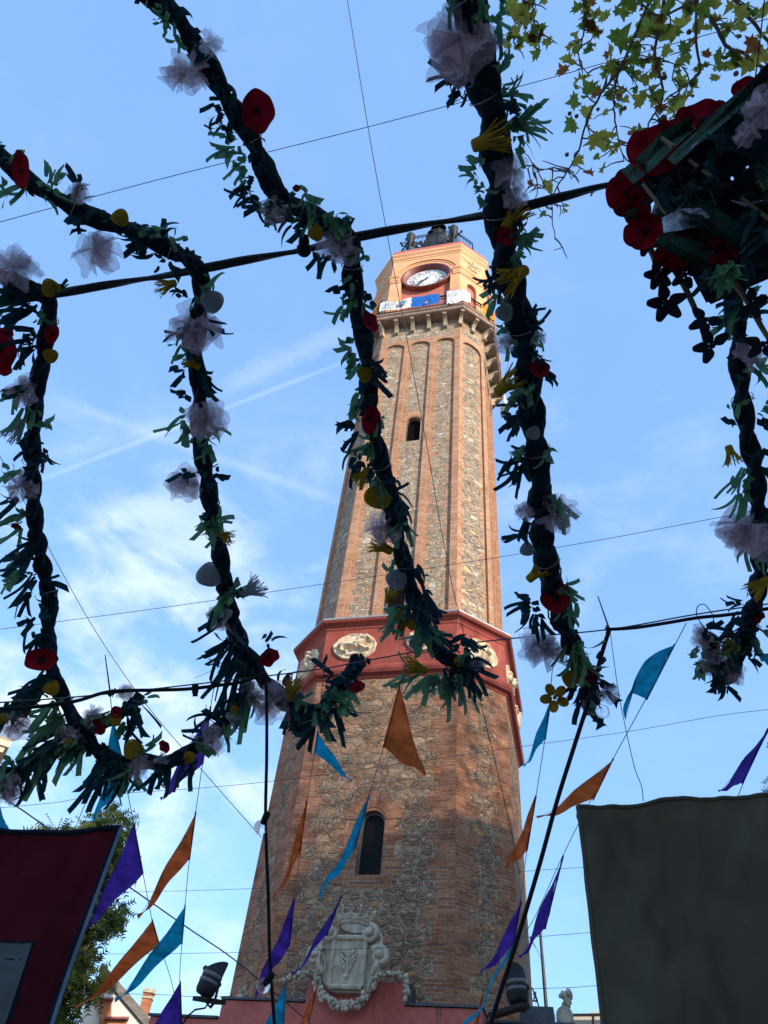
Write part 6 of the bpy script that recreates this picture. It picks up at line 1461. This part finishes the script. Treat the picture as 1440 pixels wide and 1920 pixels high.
def tul2(u, v, r):
    s_ = ppm(u, v, 2.45) * r; c = at(u, v, 2.45); mb = MB()
    for l in range(4):
        z = V((rr.gauss(0, .7), rr.gauss(0, .7), rr.gauss(0, .7))).normalized(); x = z.cross(V((.3, .2, 1))).normalized(); y = z.cross(x); p1 = rr.random() * 6
        rows = [[c + (x * math.cos(a) + y * math.sin(a)) * s_ * t * (1 + .18 * math.sin(5 * a + p1)) + z * s_ * (.3 * t * math.sin(6 * a + p1) - .3 * t * t) for a in [2 * PI * q / 40 for q in range(40)]] for t in [j / 6 for j in range(7)]]; mb.grid(rows, 0, None, True)
    mb.build('tulle_bow', M['tulle'], T, True)
tul2(1435, 200, 34); tul2(1400, 250, 22)
mb = MB(); mb.tube([q3(1400, 250, .1), at(1420, 120, 2.9), at(1440, -60, 3.3)], .0022, 6); mb.build('hanging_wire', M['cable'], T)

# ------------------------------------------------------------------ plane tree, top right
def leafmat(name, c, t): return cloth(name, c, .50, .35, 9, tcol=t, weave=60)
LM = [leafmat('plane_leaf_green', (.075, .13, .025), (.22, .30, .05)), leafmat('plane_leaf_yellow', (.20, .19, .035), (.45, .40, .07)), leafmat('plane_leaf_rust', (.16, .06, .025), (.35, .14, .04))]
PT = thing('plane_tree', 'plane tree with yellowing star shaped leaves and seed balls at the top right', 'tree', (5.2, 1.2, 0))
off = V((5.2, 1.2, 0))
dT = 6.2
def t3(u, v, dd=0): return at(u, v, dT + dd) - off
mb = MB(); mb.tube([(0, 0, 0), (.1, 0, 3), (-.1, .1, 6), (-.5, .1, 8.2)], [.34, .28, .22, .16], 12); mb.tube([(-.3, .1, 7.2), t3(1700, -120), t3(1560, -60), t3(1440, -20)], [.13, .09, .06, .04], 8)
mb.tube([(-.4, .1, 8), t3(1400, -300), t3(1300, -120), t3(1240, -30)], [.13, .08, .05, .03], 8)
mb.build('trunk', M['bark'], PT, True)
BR = [([(1290, -60), (1303, 0), (1312, 18), (1335, 38), (1361, 85), (1393, 99), (1428, 125), (1480, 150)], 8, 5), ([(1360, -40), (1378, 0), (1410, 40), (1450, 85), (1500, 110)], 7, 5),
      ([(1235, -40), (1207, 29), (1183, 82), (1160, 131), (1128, 175), (1102, 222), (1084, 283), (1061, 324), (1037, 367), (1035, 400), (1040, 446)], 6.5, 1.5), ([(1092, -40), (1095, 0), (1098, 40), (1090, 80), (1085, 110), (1105, 142)], 4, 1.5),
      ([(1160, 131), (1152, 180), (1152, 220), (1160, 262), (1170, 302)], 4.5, 1.6), ([(1250, -30), (1235, 60), (1228, 110), (1244, 165), (1236, 200), (1218, 228), (1216, 245)], 6, 2.5), ([(1305, 18), (1306, 90), (1312, 135), (1285, 160), (1244, 190)], 5, 2.5),
      ([(985, -30), (982, 10), (975, 40), (962, 70)], 3.5, 1), ([(1000, -20), (1000, 30), (1005, 60), (1015, 70)], 3, 1), ([(1160, 131), (1190, 115), (1230, 108), (1260, 118), (1290, 130)], 3.5, 1.2), ([(1128, 175), (1140, 140), (1150, 120), (1190, 108)], 3, 1.2), ([(1300, 0), (1240, 30), (1200, 5), (1180, -20)], 4, 3),
      ([(1061, 324), (1040, 315), (1020, 318), (1000, 325)], 3, 1), ([(1037, 367), (1020, 345), (1000, 310), (988, 318)], 2.6, 1), ([(1160, 262), (1180, 270), (1200, 285)], 2.5, 1)]
mb = MB(); tw = random.Random(77); tips = []; allp = []
for P, w0, w1 in BR:
    Q = catmull(P, 5); n = len(Q); dd0 = tw.uniform(-.3, .3); pts = [t3(u + tw.uniform(-1.5, 1.5), v + tw.uniform(-1.5, 1.5), dd0) for u, v in Q]; s_ = ppm(P[0][0], P[0][1], dT)
    mb.tube(pts, [max(.0035, (w0 + (w1 - w0) * k / n) / 2 * s_ * 1.15) for k in range(n)], 7)
    for k in range(2, n, 2):
        allp.append((Q[k], dd0))
        if tw.random() < .8:
            u, v = Q[k]; a = tw.uniform(150, 380); L = tw.uniform(18, 60); pp = [(u, v)]
            for q in range(4): a += tw.uniform(-35, 35) - (8 if math.cos(math.radians(a)) > 0 else -8); u += L / 4 * math.cos(math.radians(a)); v -= L / 4 * math.sin(math.radians(a)); pp.append((u, v)); 
            mb.tube([t3(x, y, dd0 + q * .03) for q, (x, y) in enumerate(pp)], [.006, .0055, .0045, .004, .003], 5); tips.append((pp[-1], dd0)); tips.append((pp[2], dd0))
            if tw.random() < .6:
                x, y = pp[2]; x2, y2 = x + tw.uniform(-18, 18), y + tw.uniform(4, 22); mb.tube([t3(x, y, dd0), t3((x + x2) / 2 + 2, (y + y2) / 2, dd0), t3(x2, y2, dd0)], [.004, .0035, .0025], 4); tips.append(((x2, y2), dd0))
mb.build('branches', M['bark'], PT)
LEAF = [(0, -.06), (.16, -.12), (.30, -.02), (.55, -.10), (.44, .12), (.78, .30), (.50, .36), (.52, .52), (.26, .50), (.22, .68), (.06, 1.0), (-.10, .70), (-.22, .52), (-.50, .56), (-.46, .36), (-.80, .30), (-.46, .12), (-.52, -.10), (-.28, -.02), (-.14, -.12)]
mbs = [MB(), MB(), MB()]
def leaf(u, v, r, dd, k):
    s_ = ppm(u, v, dT) * r; c = t3(u, v, dd); z = (V((0, 0, 1)) + V((tw.gauss(0, .5), tw.gauss(0, .5), 0))).normalized()
    if tw.random() < .35: z = (z + FW * tw.uniform(-1.2, 1.2)).normalized()
    a = tw.uniform(0, 2 * PI); x = z.cross(V((math.cos(a), math.sin(a), .1))).normalized(); y = z.cross(x); fold = tw.uniform(.05, .45); bend = tw.uniform(-.3, .5)
    f = lambda p: c + x * p[0] * s_ + y * (p[1] - .3) * s_ + z * s_ * (fold * abs(p[0]) - bend * (p[1] - .3) ** 2 + .1 * math.sin(7 * p[0] + 5 * p[1]))
    ctr = f((0, .2)); L = [f((p[0] * tw.uniform(.92, 1.08), p[1])) for p in LEAF]
    for q in range(len(L)): mbs[k].poly([ctr, L[q], L[(q + 1) % len(L)]])
for (u, v, r, k) in ((1165, 25, 22, 0), (1163, 70, 30, 0), (1215, 50, 34, 0), (1238, 62, 30, 0), (1262, 60, 22, 0), (1080, 90, 15, 0), (1078, 65, 11, 1), (1105, 90, 13, 0), (1062, 110, 17, 1), (1055, 130, 16, 2), (1132, 30, 15, 1), (1105, 5, 18, 2), (1285, 90, 18, 0), (1288, 110, 14, 0), (1190, 110, 20, 0), (1150, 122, 15, 0), (1230, 128, 18, 0), (1090, 150, 22, 1), (1102, 165, 22, 0), (1075, 190, 18, 0), (1118, 170, 16, 2), (1200, 185, 20, 1), (1232, 178, 18, 0), (1268, 195, 28, 1), (1278, 150, 18, 1), (1210, 150, 14, 1), (1070, 235, 20, 0), (1100, 210, 18, 1), (1125, 262, 26, 1), (1140, 255, 20, 1), (1085, 300, 15, 1), (1105, 325, 15, 2), (1130, 315, 15, 0), (1150, 285, 15, 1), (1200, 245, 15, 0), (1185, 250, 12, 2), (1325, 100, 12, 2), (1350, 95, 16, 0), (1355, 122, 16, 0), (1375, 120, 18, 1), (1400, 125, 20, 1), (1410, 85, 22, 2), (1425, 105, 24, 1), (1370, 15, 18, 1), (1390, 22, 20, 1), (1425, 30, 18, 1), (1280, 40, 24, 1), (1310, 50, 20, 1), (1320, 15, 24, 0), (1345, 8, 18, 1), (1255, 15, 22, 0), (1230, 10, 20, 1), (1395, 50, 14, 1), (1300, 10, 18, 2), (1030, 350, 14, 1), (1023, 345, 11, 1), (966, 22, 22, 1), (982, 30, 20, 1), (990, 10, 20, 0), (972, 55, 20, 1), (1003, 30, 16, 1), (950, 82, 15, 1), (942, 80, 9, 2), (1020, 0, 12, 1), (1060, 395, 6, 1), (1110, 362, 7, 2), (1340, 145, 13, 1), (955, 8, 20, 0), (1180, 0, 24, 0), (1210, -5, 20, 0), (1395, 155, 16, 0), (1440, 60, 22, 1), (1440, 15, 20, 1), (1300, 75, 12, 2), (1160, 175, 14, 2), (1190, 165, 12, 0), (1250, 95, 16, 1)):
    leaf(u, v, r * 1.35, tw.uniform(-.35, .35), k)
for (p, dd) in tips:
    if tw.random() < (.7 if p[1] < 300 else .15): leaf(p[0] + tw.uniform(-6, 6), p[1] + tw.uniform(-3, 8), tw.choice((9, 12, 15, 19)), dd, tw.choice((0, 0, 1, 1, 1, 2)))
for (p, dd) in allp:
    if p[1] < 150 and tw.random() < .5: leaf(p[0] + tw.uniform(-20, 20), p[1] + tw.uniform(-20, 20), tw.uniform(12, 22), dd, tw.choice((0, 0, 1, 1, 2)))
for k in range(3): mbs[k].build('foliage', LM[k], PT)
for (u, v, r) in ((1292, 60, 5), (1343, 12, 5), (1246, 145, 5), (1237, 143, 4), (1244, 222, 7), (1238, 226, 5), (1171, 203, 4.5), (1166, 204, 3.5), (1081, 218, 4), (1068, 213, 4), (1121, 205, 3.5), (1299, 180, 3), (1381, 158, 5), (1425, 145, 5), (1387, 68, 3.5), (1086, 195, 3), (1380, 138, 5), (1063, 290, 4)):
    mb = MB(); c = t3(u, v, 0); r_ = ppm(u, v, dT) * r; mb.sph(c, r_, 10, 8, 0, (1, 1, 1), .12); mb.tube([c, c + V((.01, 0, r_ * 3)), c + V((.03, .01, r_ * 6))], .002, 4); mb.build('seed_ball', M['bark'], PT)
